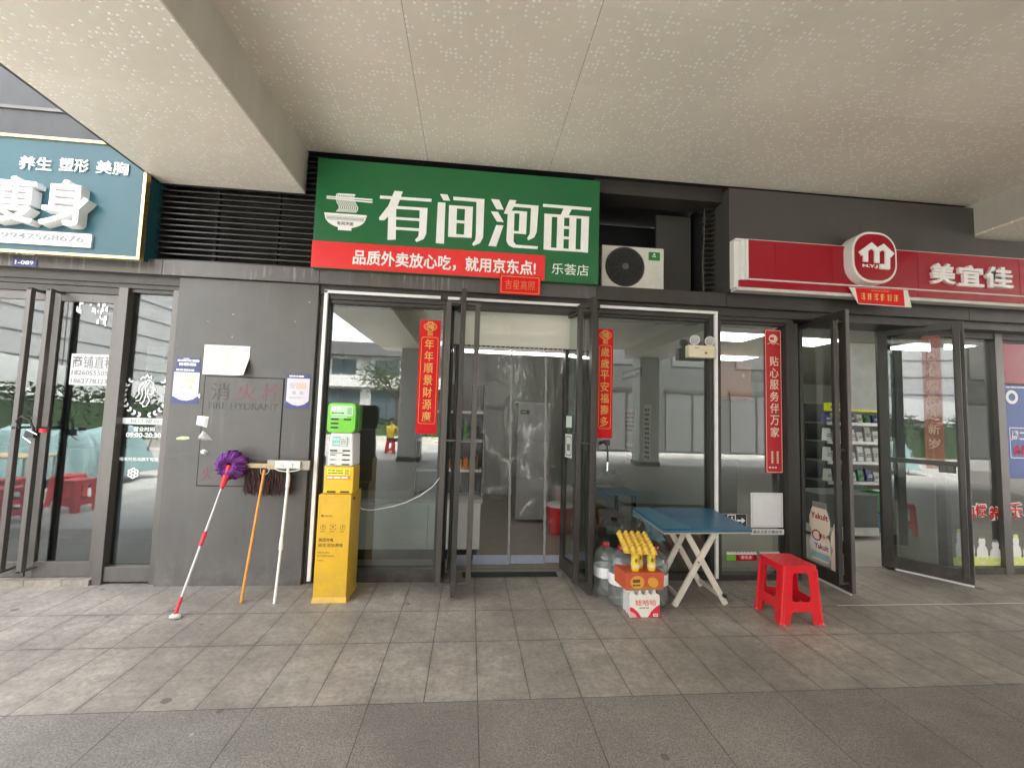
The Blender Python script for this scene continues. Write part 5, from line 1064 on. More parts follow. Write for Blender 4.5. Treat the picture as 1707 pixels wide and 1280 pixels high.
# shrink-wrapped pack
o = root('bottle_pack', 'shrink-wrapped white and red drink pack on the floor under the orange carton', 'drink pack', (1.46, 3.56, 0))
px = [1.372, 1.433, 1.494, 1.555]; py = [3.53, 3.592, 3.654]
for x in px:
    for y in py:
        b = MB(); b.lathe([(.024, .0), (.0295, .006), (.0295, .12), (.028, .135), (.0295, .15), (.022, .175), (.013, .19), (.012, .2), (.014, .2), (.014, .218), (0, .218)], (x, y, 0), 'white', 14); b.build('bottle', o)
b = MB(); hull = [(1.338, .003), (1.589, .003), (1.589, .15)]+[(1.586-.25*k/16, .176+.012*abs(math.sin(math.pi*4*k/16))) for k in range(17)]+[(1.338, .15)]
b.poly(hull, FZ(3.4975), .002, 'paper'); b.poly([(1.339, .003), (1.435, .003), (1.41, .04), (1.37, .075), (1.339, .085)], FZ(3.4955), .001, plain('pink_red_print', (.7, .03, .06), .35)); b.poly([(1.49, .003), (1.588, .003), (1.588, .1), (1.56, .085), (1.52, .05)], FZ(3.4955), .001, bpy.data.materials['pink_red_print']); b.poly([(1.339, .003), (1.4, .003), (1.385, .03), (1.339, .055)], FZ(3.4945), .001, plain('pale_pink_print', (.75, .4, .4), .4)); b.poly([(1.535, .01), (1.575, .01), (1.575, .03), (1.535, .03)], FZ(3.4945), .001, 'letter')
b.box(1.335, 1.337, 3.5, 3.68, .004, .18, 'film'); b.box(1.59, 1.592, 3.5, 3.68, .004, .18, mat('magenta_side_print', (.45, .03, .12), .35)); b.build('wrapper', o)
b = MB(); b.text('娃哈哈', FZ(3.4955), 1.385, 1.56, .095, .14, .0012, 'redpaper', .0); b.lines(FZ(3.4955), 1.42, 1.52, .07, .082, 1, .0008, 'greyink', 5, .7); b.lines(FZ(3.4945), 1.54, 1.572, .013, .028, 1, .0016, 'greyink', 6, .6); b.build('lettering', o)
# carton
o = root('carton', 'orange-red fruit drink carton lying on the shrink-wrapped pack', 'carton', (1.44, 3.6, .22))
b = MB(); cz0, cz1 = .2195, .355
b.add([(1.3, 3.475, cz0), (1.622, 3.495, cz0), (1.6, 3.71, cz0), (1.275, 3.69, cz0), (1.296, 3.47, cz1), (1.626, 3.49, cz1), (1.604, 3.71, cz1), (1.272, 3.69, cz1)], MB.HEX, 'carton'); b.build('box', o, bevel=.004)
cf = ((1.298, 3.4715, 0), (Vector((.326, .02, 0)).normalized()), (0, 0, 1))
b = MB(); b.shape([[(.095+.06*math.cos(R(a)), .285+.05*math.sin(R(a))) for a in range(0, 360, 15)]], cf, .003, 'cartonart'); b.shape([[(.23+.045*math.cos(R(a))+.01*math.sin(R(a)), .28+.036*math.sin(R(a))-.016*math.cos(R(a))) for a in range(0, 360, 15)]], cf, .003, 'cartonart'); b.poly([(.02, .228), (.16, .232), (.3, .226), (.3, .235), (.16, .245), (.02, .237)], cf, .0028, plain('olive_print', (.35, .24, .05), .5)); b.lines(cf, .055, .135, .28, .31, 1, .0042, 'brownink', 6, .8); b.lines(cf, .055, .135, .252, .272, 1, .0042, 'brownink', 7, .6); b.build('print', o)
# cans
for k, (x, y, lab) in enumerate(((1.395, 3.53, 'yellow drink can on the carton, leftmost under the egg tray'), (1.455, 3.6, 'yellow drink can standing back between two others under the egg tray'), (1.535, 3.54, 'yellow drink can on the carton, rightmost under the egg tray'))):
    z0 = .357
    o = root('drink_can', lab, 'can', (x, y, z0), 'yellow drink cans between carton and egg tray')
    b = MB(); b.lathe([(.026, z0), (.032, z0+.008), (.033, z0+.02), (.033, z0+.14), (.03, z0+.15), (.026, z0+.158), (.024, z0+.158), (0, z0+.154)], (x, y, 0), 'can', 20); b.build('body', o)
    b = MB(); b.lathe([(.0334, z0+.028), (.0335, z0+.03), (.0335, z0+.055), (.0334, z0+.057)], (x, y, 0), plain('pale_can_print', (.8, .66, .32), .3), 20, 'z', False)
    for a in (-60, -100): b.poly([(-.008, z0+.075), (.008, z0+.075), (.01, z0+.1), (0, z0+.11), (-.01, z0+.1)], ((x+.0332*math.cos(R(a)), y+.0332*math.sin(R(a)), 0), (-math.sin(R(a)), math.cos(R(a)), 0), (0, 0, 1)), .001, 'acgreen' if a < -80 else 'orange')
    b.build('print', o)
# egg trays
def egg_tray(z0, dx, dy, rot, label, tilt):
    o = root('egg_tray', label, 'egg tray', (1.43, 3.62, z0), 'yellow egg trays on the cans')
    b = MB(); NX, NY, p = 5, 6, .0535
    rm = Matrix.Rotation(R(rot), 3, 'Z') @ Matrix.Rotation(R(tilt), 3, 'X'); org = Vector((1.43+dx, 3.62+dy, z0))
    def T(v): return rm @ Vector(v)+org
    res = 8; GX, GY = NX*res, NY*res; vs = []
    for j in range(GY+1):
        for i in range(GX+1):
            x, y = (i/res-NX/2)*p, (j/res-NY/2)*p
            fx, fy = (i/res) % 1-.5 if i < GX else .5, (j/res) % 1-.5 if j < GY else .5
            rr = math.hypot(fx, fy); q_ = max(0, min(1, (.45-rr)/.25)); hgt = .031*q_*q_*(3-2*q_)
            dl = math.hypot(abs(fx)-.5, abs(fy)-.5); hgt -= .016*max(0, min(1, (.25-dl)/.2))*(0 < i < GX and 0 < j < GY)
            vs.append(T((x, y, hgt)))
    fs = [(j*(GX+1)+i, j*(GX+1)+i+1, (j+1)*(GX+1)+i+1, (j+1)*(GX+1)+i) for j in range(GY) for i in range(GX)]; n = len(vs)
    dn_ = rm @ Vector((0, 0, -.003))
    b.add(vs+[v+dn_ for v in vs], fs+[tuple(k+n for k in f[::-1]) for f in fs]+[(i+1, i, i+n, i+1+n) for i in range(GX)]+[(GY*(GX+1)+i, GY*(GX+1)+i+1, GY*(GX+1)+i+1+n, GY*(GX+1)+i+n) for i in range(GX)]+[(j*(GX+1), (j+1)*(GX+1), (j+1)*(GX+1)+n, j*(GX+1)+n) for j in range(GY)]+[((j+1)*(GX+1)+GX, j*(GX+1)+GX, j*(GX+1)+GX+n, (j+1)*(GX+1)+GX+n) for j in range(GY)], 'eggtray')
    b.build('tray', o, smooth=70); return o
egg_tray(.565, 0, .0, -8, 'upper yellow moulded egg tray topping the drink stack', 11)
egg_tray(.545, .008, -.006, -9, 'lower yellow moulded egg tray resting on the cans', 11)

tag(MB().box(3.3, 5.6, 3.658, 3.666, .003, .006, 'whitedirty').build('floor_strip'), 'thin pale strip set in the paving before the crimson-sign shop doors', 'strip')
# red plastic stool
def make_stool(label, group=None):
    o = root('plastic_stool', label, 'stool', (0, 0, 0), group)
    H0, bw, bd, tw, td = .46, .178, .162, .138, .155
    def fr_(s, v, z):  # s,v in -1..1 across width/depth, z height -> frustum point
        k = z/H0; return (s*(bw+(tw-bw)*k), v*(bd+(td-bd)*k), z)
    sd = MB()
    for side in range(4):
        def mp(x, z):      # x in -1..1 along side
            e = 1.0
            return {0: fr_(x, -e, z), 1: fr_(e, x, z), 2: fr_(-x, e, z), 3: fr_(-e, -x, z)}[side]
        outer = [(-1, 0), (-.56, 0), (-.5, .085), (-.43, .1), (.43, .1), (.5, .085), (.56, 0), (1, 0), (1, .43), (-1, .43)]
        hole = [(x, z) for x, z in [(-.5, .21), (-.46, .185), (-.38, .178), (.38, .178), (.46, .185), (.5, .21), (.47, .37), (.41, .395), (.32, .402), (-.32, .402), (-.41, .395), (-.47, .37)]]
        # refine outer vertically so the corner edges line up
        vs, fs = shape_mesh([[(x, z*4) for x, z in outer], [(x, z*4) for x, z in hole]])
        out = []
        for f in fs:
            a = sum(vs[f[k]][0]*vs[f[(k+1) % len(f)]][1]-vs[f[(k+1) % len(f)]][0]*vs[f[k]][1] for k in range(len(f))); out.append(f if a > 0 else f[::-1])
        P_ = [Vector(mp(v.x, v.y/4)) for v in vs]; c_ = Vector((0, 0, 0))
        nrm = {0: Vector((0, 1, 0)), 1: Vector((-1, 0, 0)), 2: Vector((0, -1, 0)), 3: Vector((1, 0, 0))}[side]*.007
        n = len(P_); cnt = {}
        for f in out:
            for k in range(len(f)): cnt[(f[k], f[(k+1) % len(f)])] = 1
        sdf = [(e[1], e[0], e[0]+n, e[1]+n) for e in cnt if (e[1], e[0]) not in cnt]
        sd.add(P_+[p+nrm for p in P_], out+[tuple(k+n for k in f[::-1]) for f in out]+sdf, 'redstool')
    sd.build('leg_frame', o, bevel=.004)
    for sx in (-1, 1):
        for sy_ in (-1, 1):      # rounded corner posts and flared feet
            b = MB(); p = [Vector(fr_(sx, sy_, z)) for z in (0, .1, .25, .43)]
            b.tube([q+Vector((-sx*.011, -sy_*.011, 0)) for q in p], [.019, .017, .017, .018], 'redstool', 12)
            b.tube([Vector(fr_(sx, sy_, 0))+Vector((-sx*.011, -sy_*.011, 0)), Vector(fr_(sx, sy_, 0))+Vector((-sx*.013, -sy_*.013, .02))], [.027, .019], 'redstool', 12)
            b.build('corner_post', o, bevel=.003)
    b = MB(); vs, fs = shape_mesh([rrect(-tw-.006, tw+.006, -td-.006, td+.006, .03, 6)])
    fs = [f if sum(vs[f[k]][0]*vs[f[(k+1) % len(f)]][1]-vs[f[(k+1) % len(f)]][0]*vs[f[k]][1] for k in range(len(f))) > 0 else f[::-1] for f in fs]
    b.flat(vs, fs, ((0, 0, .425), (1, 0, 0), (0, 1, 0)), .035, 'redstool'); st = b.build('seat', o, bevel=.012, seg=3)
    b = MB()
    for i in range(7):
        for j in range(8):
            x, y = (i-3)*.034, (j-3.5)*.034
            if (i+j) % 2 == 0: b.lathe([(.0125, 0), (.011, .0022), (0, .0025)], (x, y, .46), 'redstool', 10, 'z', False)
            else: b.tube([(x-.01, y-.01, .4605), (x+.01, y+.01, .4605)], .002, 'redstool', 5)
    b.build('seat_pattern', st)
    return o
st0 = make_stool('bright red plastic stool standing alone on the pavement beside the blue table'); st0.location = (2.695, 3.488, 0); st0.rotation_euler.z = R(-1)

# ================================================================ inside the shops
pv = NT('wrinkled_clear_strip'); p = pv.pos()
h1 = pv.noise(pv.scalev(p, (1, 1, .3)), 5, 2, .5); h2 = pv.m_('MULTIPLY', pv.noise(pv.scalev(p, (1, 1, .45)), 17, 3), pv.rng(pv.noise(p, 2.3, 1), .53, .6))
hh = pv.m_('ADD', pv.m_('MULTIPLY', h1, 1.), pv.m_('MULTIPLY', h2, .7))
tr = pv.n('ShaderNodeBsdfTransparent'); tr.inputs[0].default_value = (.93, .92, .9, 1)
gl = pv.n('ShaderNodeBsdfGlossy'); gl.inputs['Roughness'].default_value = .07
bp = pv.n('ShaderNodeBump'); bp.inputs['Strength'].default_value = .58; bp.inputs['Distance'].default_value = .05; pv.t.links.new(hh, bp.inputs['Height']); pv.t.links.new(bp.outputs[0], gl.inputs['Normal'])
mx = pv.n('ShaderNodeMixShader'); pv.t.links.new(schlick(pv, .06, bp.outputs[0]), mx.inputs[0]); pv.t.links.new(tr.outputs[0], mx.inputs[1]); pv.t.links.new(gl.outputs[0], mx.inputs[2])
M['pvc'] = pv.done(mx.outputs[0])
o = root('strip_curtain', 'clear plastic strip curtain in the open middle doorway', 'curtain', (.5, 4.62, 0))
b = MB(); b.box(-.2, 1.165, 4.6, 4.63, 2.305, 2.34, 'frame'); b.build('rail', o)
b = MB(); b.box(-.19, .395, 4.595, 4.6, 2.292, 2.318, 'strip'); b.box(.42, .775, 4.595, 4.6, 2.292, 2.318, 'strip'); b.box(.79, 1.16, 4.595, 4.6, 2.292, 2.318, 'strip')
b.build('clamp', o)
b = MB()
for k in range(26): b.tube([(-.17+.052*k, 4.594, 2.325), (-.17+.052*k, 4.6, 2.325)], .007, 'white', 8)
b.build('stud', o)
M['hem'] = mat('blue_grey_hem', (.3, .32, .4), .4, var=.08)
for k, (x0, x1, ph) in enumerate(((-.19, .06, 1.), (.075, .46, 2.2), (.472, .835, .4), (.84, 1.16, 3.1))):
    NX, NZ = 16, 34; vs = []
    for j in range(NZ+1):
        z = .05+.09+(2.3-.14)*j/NZ
        for i in range(NX+1):
            u = i/NX; q = j/NZ; sk = -.035*(1-q)
            xt = (x0-.035*q*(k > 0))+(x1-x0)*u
            y = 4.612+.012*math.sin(u*6+ph+q*2)*(.3+q)+.012*math.sin(q*9+u*4+ph*2)*q*(1-q)*3
            vs.append((xt, y, z))
    fs = [(j*(NX+1)+i, j*(NX+1)+i+1, (j+1)*(NX+1)+i+1, (j+1)*(NX+1)+i) for j in range(NZ) for i in range(NX)]
    b = MB(); b.add(vs, fs, 'pvc'); b.build('strip', o, smooth=80)
    b = MB(); y = vs[0][1]; b.box(x0+.004, x1-.004, 4.606, 4.613, .035+.01*k, .142, 'hem'); b.build('hem', o)
    b = MB(); top = vs[-1]; b.bar((x1-.005, 4.605, .05), (x1-.035*(k > 0)-.004, 4.605, 2.3), .022, .004, film('edge_overlap_film_%d' % k, (.42, .41, .4), .62, .25, .3)); b.build('edge_overlap', o)
o = root('tube_lamp', 'lit tube lamp just behind the strip curtain rail', 'lamp', (.5, 4.72, 2.3))
b = MB(); b.box(-.18, 1.15, 4.72, 4.76, 2.3, 2.33, 'white'); b.build('housing', o); b = MB(); b.tube([(-.16, 4.735, 2.283), (1.13, 4.735, 2.283)], .014, 'tube', 10); b.build('tube', o)
# lamps of the noodle shop
o = root('tube_lamp', 'lit ceiling tube lamp behind the strip curtain', 'lamp', (.6, 6.6, 2.8))
b = MB(); b.box(-.15, 1.35, 6.58, 6.64, 2.82, 2.868, 'white'); b.build('housing', o); b = MB(); b.tube([(-.12, 6.61, 2.8), (1.32, 6.61, 2.8)], .018, 'tube', 10); b.build('tube', o)
o = root('tube_lamp', 'short lit ceiling lamp deep inside the noodle shop', 'lamp', (-.4, 6.9, 2.8))
b = MB(); b.box(-.5, -.28, 6.9, 6.96, 2.82, 2.868, 'white'); b.build('housing', o); b = MB(); b.tube([(-.48, 6.93, 2.8), (-.3, 6.93, 2.8)], .018, 'tube', 10); b.build('tube', o)
o = root('counter', 'white service counter inside the noodle shop', 'counter', (-.6, 5.1, 0))
b = MB(); b.box(-1.3, .15, 4.86, 5.35, .12, .62, 'white'); b.build('cabinet', o, bevel=.004); b = MB(); b.box(-1.32, .17, 4.84, 5.37, .62, .655, 'whitedirty'); b.build('worktop', o, bevel=.004); b = MB(); b.box(-1.28, .13, 4.9, 5.33, 0, .12, 'dark'); b.build('plinth', o)
b = MB(); b.box(-.42, -.415, 4.8575, 4.86, .14, .6, 'greyink'); b.build('door_gap', o)
o = root('shelf_rack', 'small shelf rack with jars standing on the service counter', 'shelf', (-.1, 5.15, .655))
b = MB()
for z in (.93, 1.27, 1.6): b.box(-.594, .154, 5.055, 5.288, z, z+.03, 'whitedirty')
b.build('shelf_board', o)
b = MB(); b.box(.155, .18, 5.05, 5.3, .655, 1.95, 'frame2'); b.box(-.62, -.595, 5.05, 5.3, .655, 1.95, 'frame2'); b.box(-.6, .155, 5.29, 5.3, .655, 1.95, 'intdark'); b.build('side_panel', o)
ORD = ('first', 'second', 'third', 'fourth', 'fifth', 'sixth', 'seventh')
jl = ('yellow', 'orange', 'yellow2', 'orange', 'yellow', 'brownink')
for k in range(6):
    x = -.24+.068*k; j = root('sauce_jar', '%s sauce jar, %s in the row on the lowest counter shelf board' % ({'yellow': 'yellow', 'orange': 'orange', 'yellow2': 'bright yellow', 'brownink': 'dark brown'}[jl[k]], ORD[k]), 'jar', (x, 5.1, .96), 'sauce jars on the counter shelf')
    b = MB(); b.lathe([(.024, .96), (.028, .966), (.028, 1.05), (.022, 1.075), (.02, 1.08)], (x, 5.1, 0), jl[k], 14); b.build('jar', j)
    b = MB(); b.lathe([(.024, 1.08), (.024, 1.105), (0, 1.105)], (x, 5.1, 0), 'redsign' if k % 2 else 'dark', 14); b.build('lid', j)
for k in range(7):
    x = -.5+.09*k; j = root('drink_bottle', '%s bottle, %s in the row on the middle counter shelf board' % (('dark grey', 'brown', 'green')[k % 3], ORD[k]), 'bottle', (x, 5.12, 1.3), 'dark bottles on the counter shelf')
    b = MB(); b.lathe([(.026, 1.3), (.03, 1.31), (.03, 1.43), (.014, 1.5), (.012, 1.55), (0, 1.55)], (x, 5.12, 0), ('intdark', 'brownink', 'darkgreen')[k % 3], 12); b.build('bottle', j)
o = root('refrigerator', 'grey two-door refrigerator behind the strip curtain', 'refrigerator', (.95, 6.8, 0))
b = MB(); b.box(.72, 1.22, 6.55, 7.1, .04, 1.8, 'fridge'); b.build('cabinet', o, bevel=.01)
b = MB(); b.box(.722, 1.218, 6.535, 6.55, .08, .66, 'fridge'); b.build('door', o, bevel=.006); b = MB(); b.box(.722, 1.218, 6.535, 6.55, .68, 1.2, 'fridge'); b.build('door', o, bevel=.006); b = MB(); b.box(.722, 1.218, 6.535, 6.55, 1.22, 1.78, 'fridge'); b.build('door', o, bevel=.006)
b = MB(); b.box(.76, .9, 6.53, 6.535, 1.62, 1.68, 'dark'); b.lines(FZ(6.53), .78, .88, 1.64, 1.665, 1, .001, 'letter', 4, .6); b.build('display', o)
o = root('plastic_bin', 'red plastic bin with white lid inside the middle doorway', 'bin', (1.3, 6.0, 0))
b = MB(); b.lathe([(.15, .01), (.19, .36), (.19, .37)], (1.28, 6.0, 0), 'redstool', 24); b.build('bin', o); b = MB(); b.lathe([(.2, .37), (.2, .39), (.14, .41), (0, .41)], (1.28, 6.0, 0), 'white', 24); b.build('lid', o)
o = root('pink_box', 'pale pink box standing behind the red bin', 'box', (1.2, 6.5, 0))
b = MB(); b.box(1.3, 1.62, 6.4, 6.7, 0, .55, 'pink'); b.build('box', o, bevel=.01)
o = root('dining_table', 'dark blue table with clutter behind the window with the emergency light', 'table', (1.9, 5.3, 0))
b = MB(); b.box(1.35, 2.0, 4.95, 5.65, .7, .73, 'tableblue'); b.build('tabletop', o, bevel=.004)
for x in (1.39, 1.95):
    for y in (5.0, 5.6): b = MB(); b.box(x-.02, x+.02, y-.02, y+.02, 0, .7, 'dark'); b.build('leg', o)
o = root('plastic_bag', 'crumpled clear plastic bag of goods on the dark blue table', 'bag', (1.7, 5.3, .73))
b = MB(); rnd = random.Random(9); pr = []
NB, KB = 18, 8; vs = []
for j in range(KB+1):
    for i in range(NB): a = 6.283*i/NB; r_ = .24*math.sin(math.pi*(.15+.85*j/KB))**.6*rnd.uniform(.75, 1.12); vs.append((1.7+r_*math.cos(a), 5.3+r_*.8*math.sin(a), .735+.24*j/KB*rnd.uniform(.85, 1.1)+.0*j))
fs = [(j*NB+i, j*NB+(i+1) % NB, (j+1)*NB+(i+1) % NB, (j+1)*NB+i) for j in range(KB) for i in range(NB)]
b.add(vs, fs+[tuple(range(KB*NB, KB*NB+NB))], mat('grey_bag', (.3, .3, .32), .35, var=.3)); b.build('bag', o, smooth=25)
o = root('storage_box', 'dark storage box under the dark blue table', 'box', (1.6, 5.3, 0))
b = MB(); b.box(1.42, 1.85, 5.05, 5.5, 0, .42, 'intdark'); b.build('box', o, bevel=.01); b = MB(); b.box(1.4, 1.87, 5.03, 5.52, .42, .45, 'dark'); b.build('lid', o, bevel=.005)
def wallthing(name, label, cat, y0, y1, z0, z1, m, seed=0, ink='greyink'):
    o = root(name, label, cat, (2.47, (y0+y1)/2, (z0+z1)/2))
    F = ((2.478, 0, 0), (0, -1, 0), (0, 0, 1)); b = MB(); b.poly([(-y1, z0), (-y0, z0), (-y0, z1), (-y1, z1)], F, .01, m); b.build('sheet', o)
    if seed: b = MB(); b.lines(((2.467, 0, 0), (0, -1, 0), (0, 0, 1)), -y1+.04, -y0-.04, z0+.04, z1-.04, max(2, int((z1-z0)/.07)), .002, ink, seed, .6); b.build('print', o)
    return o
wallthing('menu_board', 'dark menu strip high on the inner wall of the noodle shop', 'board', 6.1, 6.9, 2.22, 2.36, 'dark', 3, 'letter')
wallthing('wall_calendar', 'pinkish calendar sheet on the inner wall of the noodle shop', 'calendar', 6.3, 6.75, 1.35, 1.75, 'pink', 5)
wallthing('ink_scroll', 'narrow pale scroll with dark characters on the inner wall of the noodle shop', 'scroll', 5.75, 5.98, 1.0, 1.8, 'paper', 8, 'ink')
wallthing('notice_sheet', 'white notice sheet low on the inner wall of the noodle shop', 'notice', 6.35, 6.7, .9, 1.22, 'white', 6)

# right shop interior
for k, (x0, x1, y0, y1, lab) in enumerate(((3.2, 4.2, 5.75, 6.35, 'lit ceiling panel nearest the window with the long crimson banner'), (4.5, 5.5, 7.8, 8.4, 'second lit ceiling panel deeper inside the crimson-sign shop'), (4.75, 5.5, 5.85, 6.45, 'lit ceiling panel above the open crimson-sign shop door'), (6.6, 7.6, 5.8, 6.4, 'lit ceiling panel on the end window of the crimson-sign shop'))):
    o = root('ceiling_panel_light', lab, 'ceiling light', ((x0+x1)/2, (y0+y1)/2, 2.86))
    b = MB(); b.box(x0-.02, x1+.02, y0-.02, y1+.02, 2.858, 2.869, 'white'); b.build('frame', o); b = MB(); b.box(x0, x1, y0, y1, 2.852, 2.857, 'led'); b.build('diffuser', o)
o = root('wall_cabinet', 'orange-brown cabinet high at the back of the crimson-sign shop', 'cabinet', (4.9, 8.2, 2.0))
b = MB(); b.box(4.5, 5.15, 7.5, 7.9, 2.0, 2.72, mat('orange_brown_board', (.36, .13, .05), .45)); b.build('cabinet', o, bevel=.006); b = MB(); b.poly([(4.95, 2.45), (4.99, 2.41), (5.03, 2.45), (4.99, 2.49)], FZ(7.5), .004, 'cream'); b.box(4.99-.4, 4.99+.1, 7.49, 7.5, 2.02, 2.03, 'dark'); b.build('ornament', o)
o = root('product_shelf', 'dark product shelf with a yellow header seen through the open crimson-sign shop door', 'shelf', (6.1, 6.6, 0))
b = MB(); b.box(5.7, 6.75, 6.9, 6.95, 0, 1.95, 'dark'); b.build('back_panel', o)
for z in (.35, .7, 1.02, 1.34, 1.64):
    b = MB(); b.box(5.7, 6.75, 6.45, 6.9, z-.025, z, 'intdark'); b.box(5.7, 6.75, 6.44, 6.45, z-.045, z+.005, 'steel'); b.build('shelf_board', o)
b = MB(); b.box(5.7, 6.75, 6.42, 6.5, 1.82, 1.95, plain('yellow_header', (.6, .6, .02), .4)); b.lines(FZ(6.42), 5.75, 6.7, 1.85, 1.92, 1, .001, 'darkgreen', 4, .7); b.build('header_sign', o)
ORD = ('first', 'second', 'third', 'fourth', 'fifth', 'sixth', 'seventh')
cols = ['white', 'white', 'whitedirty', 'redpaper', 'white', 'acgreen', 'white', 'orange', 'blueprint']
rnd = random.Random(21)
for j, z in enumerate((.35, .7, 1.02, 1.34, 1.64)):
    for k in range(7):
        x = 5.78+.14*k; m = cols[(k*3+j*2) % len(cols)] if j not in (2, 3) else ('white' if (k+j) % 4 else 'whitedirty'); h = rnd.uniform(.14, .24) if j < 4 else rnd.uniform(.12, .16)
        q = root('snack_packet', '%s packet, %s along the %s board of the dark product shelf' % ({'white': 'white', 'whitedirty': 'off-white', 'redpaper': 'red', 'acgreen': 'green', 'orange': 'orange', 'blueprint': 'navy'}[m], ORD[k], ('lowest', 'second lowest', 'middle', 'second highest', 'top')[j]), 'packet', (x, 6.55, z), 'packets on the product shelf')
        b = MB(); b.add([(x-.05, 6.5, z), (x+.05, 6.5, z), (x+.05, 6.6, z), (x-.05, 6.6, z), (x-.055, 6.53, z+h), (x+.055, 6.53, z+h), (x+.055, 6.57, z+h), (x-.055, 6.57, z+h)], MB.HEX, m); b.build('packet', q, bevel=.008)
        b = MB(); b.lines(FZ(6.5), x-.035, x+.035, z+h*.3, z+h*.6, 2, .012, 'greyink' if m != 'blueprint' else 'letter', j*9+k, .5); b.build('print', q)
o = root('roller_blind', 'pale ribbed panel hanging above the product shelf', 'blind', (5.9, 6.0, 1.84))
b = MB()
for k in range(14): b.box(5.66+.036*k, 5.66+.036*k+.034, 6.0, 6.02, 1.84, 2.85, mat('pale_blind', (.86, .89, .84), .6) if k == 0 else bpy.data.materials['pale_blind'])
b.build('slats', o)
o = root('chest_freezer', 'dark chest freezer with white base behind the open crimson-sign shop door', 'freezer', (5.6, 5.9, 0))
b = MB(); b.box(4.95, 5.85, 5.75, 6.3, .16, .62, 'intdark'); b.box(4.95, 5.85, 5.74, 6.3, .04, .16, 'whitedirty'); b.build('cabinet', o, bevel=.01); b = MB(); b.box(5.0, 5.8, 5.743, 5.75, .2, .58, 'intdark'); b.build('glass_front', o)
for k, (x, z, m, lab) in enumerate(((6.15, 0, 'tableblue', 'blue crate on the floor before the product shelf'), (6.15, .3, 'acgreen', 'green crate stacked on the blue crate'))):
    o = root('plastic_crate', lab, 'crate', (x, 6.2, z), 'stacked plastic crates')
    b = MB(); b.box(x-.2, x+.2, 6.05, 6.4, z+.004, z+.02, m)
    for f in ((x-.2, x+.2, 6.05, 6.062), (x-.2, x+.2, 6.388, 6.4), (x-.2, x-.188, 6.062, 6.388), (x+.188, x+.2, 6.062, 6.388)): b.box(*f, z+.02, z+.29, m)
    b.build('crate', o, bevel=.006)
o = root('side_counter', 'dark counter run behind the window with the long crimson banner', 'counter', (3.2, 6.5, 0))
b = MB(); b.box(2.7, 4.4, 6.8, 7.4, 0, .95, 'intdark'); b.build('cabinet', o); b = MB(); b.box(2.68, 4.42, 6.78, 7.42, .95, .99, 'frame2'); b.build('worktop', o)
o = root('display_cooler', 'tall dark cooler at the back of the crimson-sign shop', 'cooler', (3.6, 8.6, 0))
b = MB(); b.box(2.9, 4.3, 8.5, 9.1, 0, 2.0, 'dark'); b.build('cabinet', o, bevel=.01); b = MB(); b.box(2.95, 4.25, 8.492, 8.5, .2, 1.8, 'intdark'); b.build('glass_front', o)
o = root('advert_panel', 'blue advert panel with a white round mark on the end window of the crimson-sign shop', 'poster', (6.6, 4.46, 1.6))
b = MB(); b.box(6.1, 7.2, 4.4262, 4.4292, 1.05, 2.12, plain('royal_blue_print', (.01, .06, .3), .4)); b.build('panel', o); b = MB(); b.shape([[(6.235+.08*math.cos(R(a)), 1.98+.08*math.sin(R(a))) for a in range(0, 360, 15)], [(6.235+.045*math.cos(R(a)), 1.98+.045*math.sin(R(a))) for a in range(0, 360, 15)]], FZ(4.4262), .002, 'letter'); b.lines(FZ(4.4262), 6.16, 6.6, 2.08, 2.11, 1, .003, 'letter', 6, .5); b.build('print', o)
o = root('advert_panel', 'dark red advert panel above the blue one on the end window of the crimson-sign shop', 'poster', (6.6, 4.46, 2.3))
b = MB(); b.box(6.1, 7.4, 4.4262, 4.4292, 2.14, 2.6, 'redsign'); b.build('panel', o)
# left shop interior: white curtain and a name poster
o = root('name_poster', 'pale green poster with a brush-written word inside the teal-sign shop', 'poster', (-3.1, 4.8, 2.0))
b = MB(); b.box(-3.35, -2.9, 4.78, 4.785, 1.8, 2.2, plain('pale_green_poster', (.5, .58, .53), .6)); b.build('sheet', o); b = MB(); b.text('瘦', FZ(4.78), -3.18, -3.06, 2.02, 2.15, .001, 'ink', 0); b.lines(FZ(4.78), -3.28, -3.0, 1.88, 1.93, 1, .001, 'greyink', 5, .6); b.build('lettering', o)
o = root('reception_desk', 'grey reception desk inside the teal-sign shop', 'desk', (-4.6, 5.8, 0))
b = MB(); b.box(-5.6, -3.6, 5.6, 6.1, 0, 1.05, mat('grey_desk', (.3, .3, .31), .5)); b.build('desk', o, bevel=.01)

# ================================================================ the square behind the photographer, seen in the glass
def building(name, label, x0, x1, y0, y1, h, wall_m, face, floors, nwin, shops=True):
    o = root(name, label, 'building', ((x0+x1)/2, (y0+y1)/2, 0))
    b = MB(); b.box(x0, x1, y0, y1, 0, h, wall_m); b.build('wall', o)
    return o
M['palewall'] = mat('pale_panel_facade', (.44, .44, .43), .5, var=.08, scale=1); M['band'] = mat('dark_eaves', (.09, .09, .09), .5); M['whiteband'] = mat('white_fascia', (.5, .5, .49), .5)
M['greyfacade'] = mat('added_pavilion_facade', (.055, .055, .053), .6, var=.1, scale=1)
M['whitefascia'] = plain('white_parapet_paint', (.72, .72, .7), .5)
M['winglass'] = plain('far_window_glass', (.06, .08, .09), .08)
o = building('shop_building', 'low two-storey shop building across the square', -15, 26, -34, -24, 5.6, 'palewall', 'y', 2, 10)
b = MB(); b.box(-15.5, 26.5, -34, -23.2, 5.6, 6.5, 'band'); b.build('roof', o)
b = MB(); b.box(-15.2, 1.5, -23.95, -23.4, 3.3, 4.1, 'whiteband'); b.box(1.5, 26.2, -23.95, -23.4, 3.3, 4.1, 'band'); b.build('fascia', o)
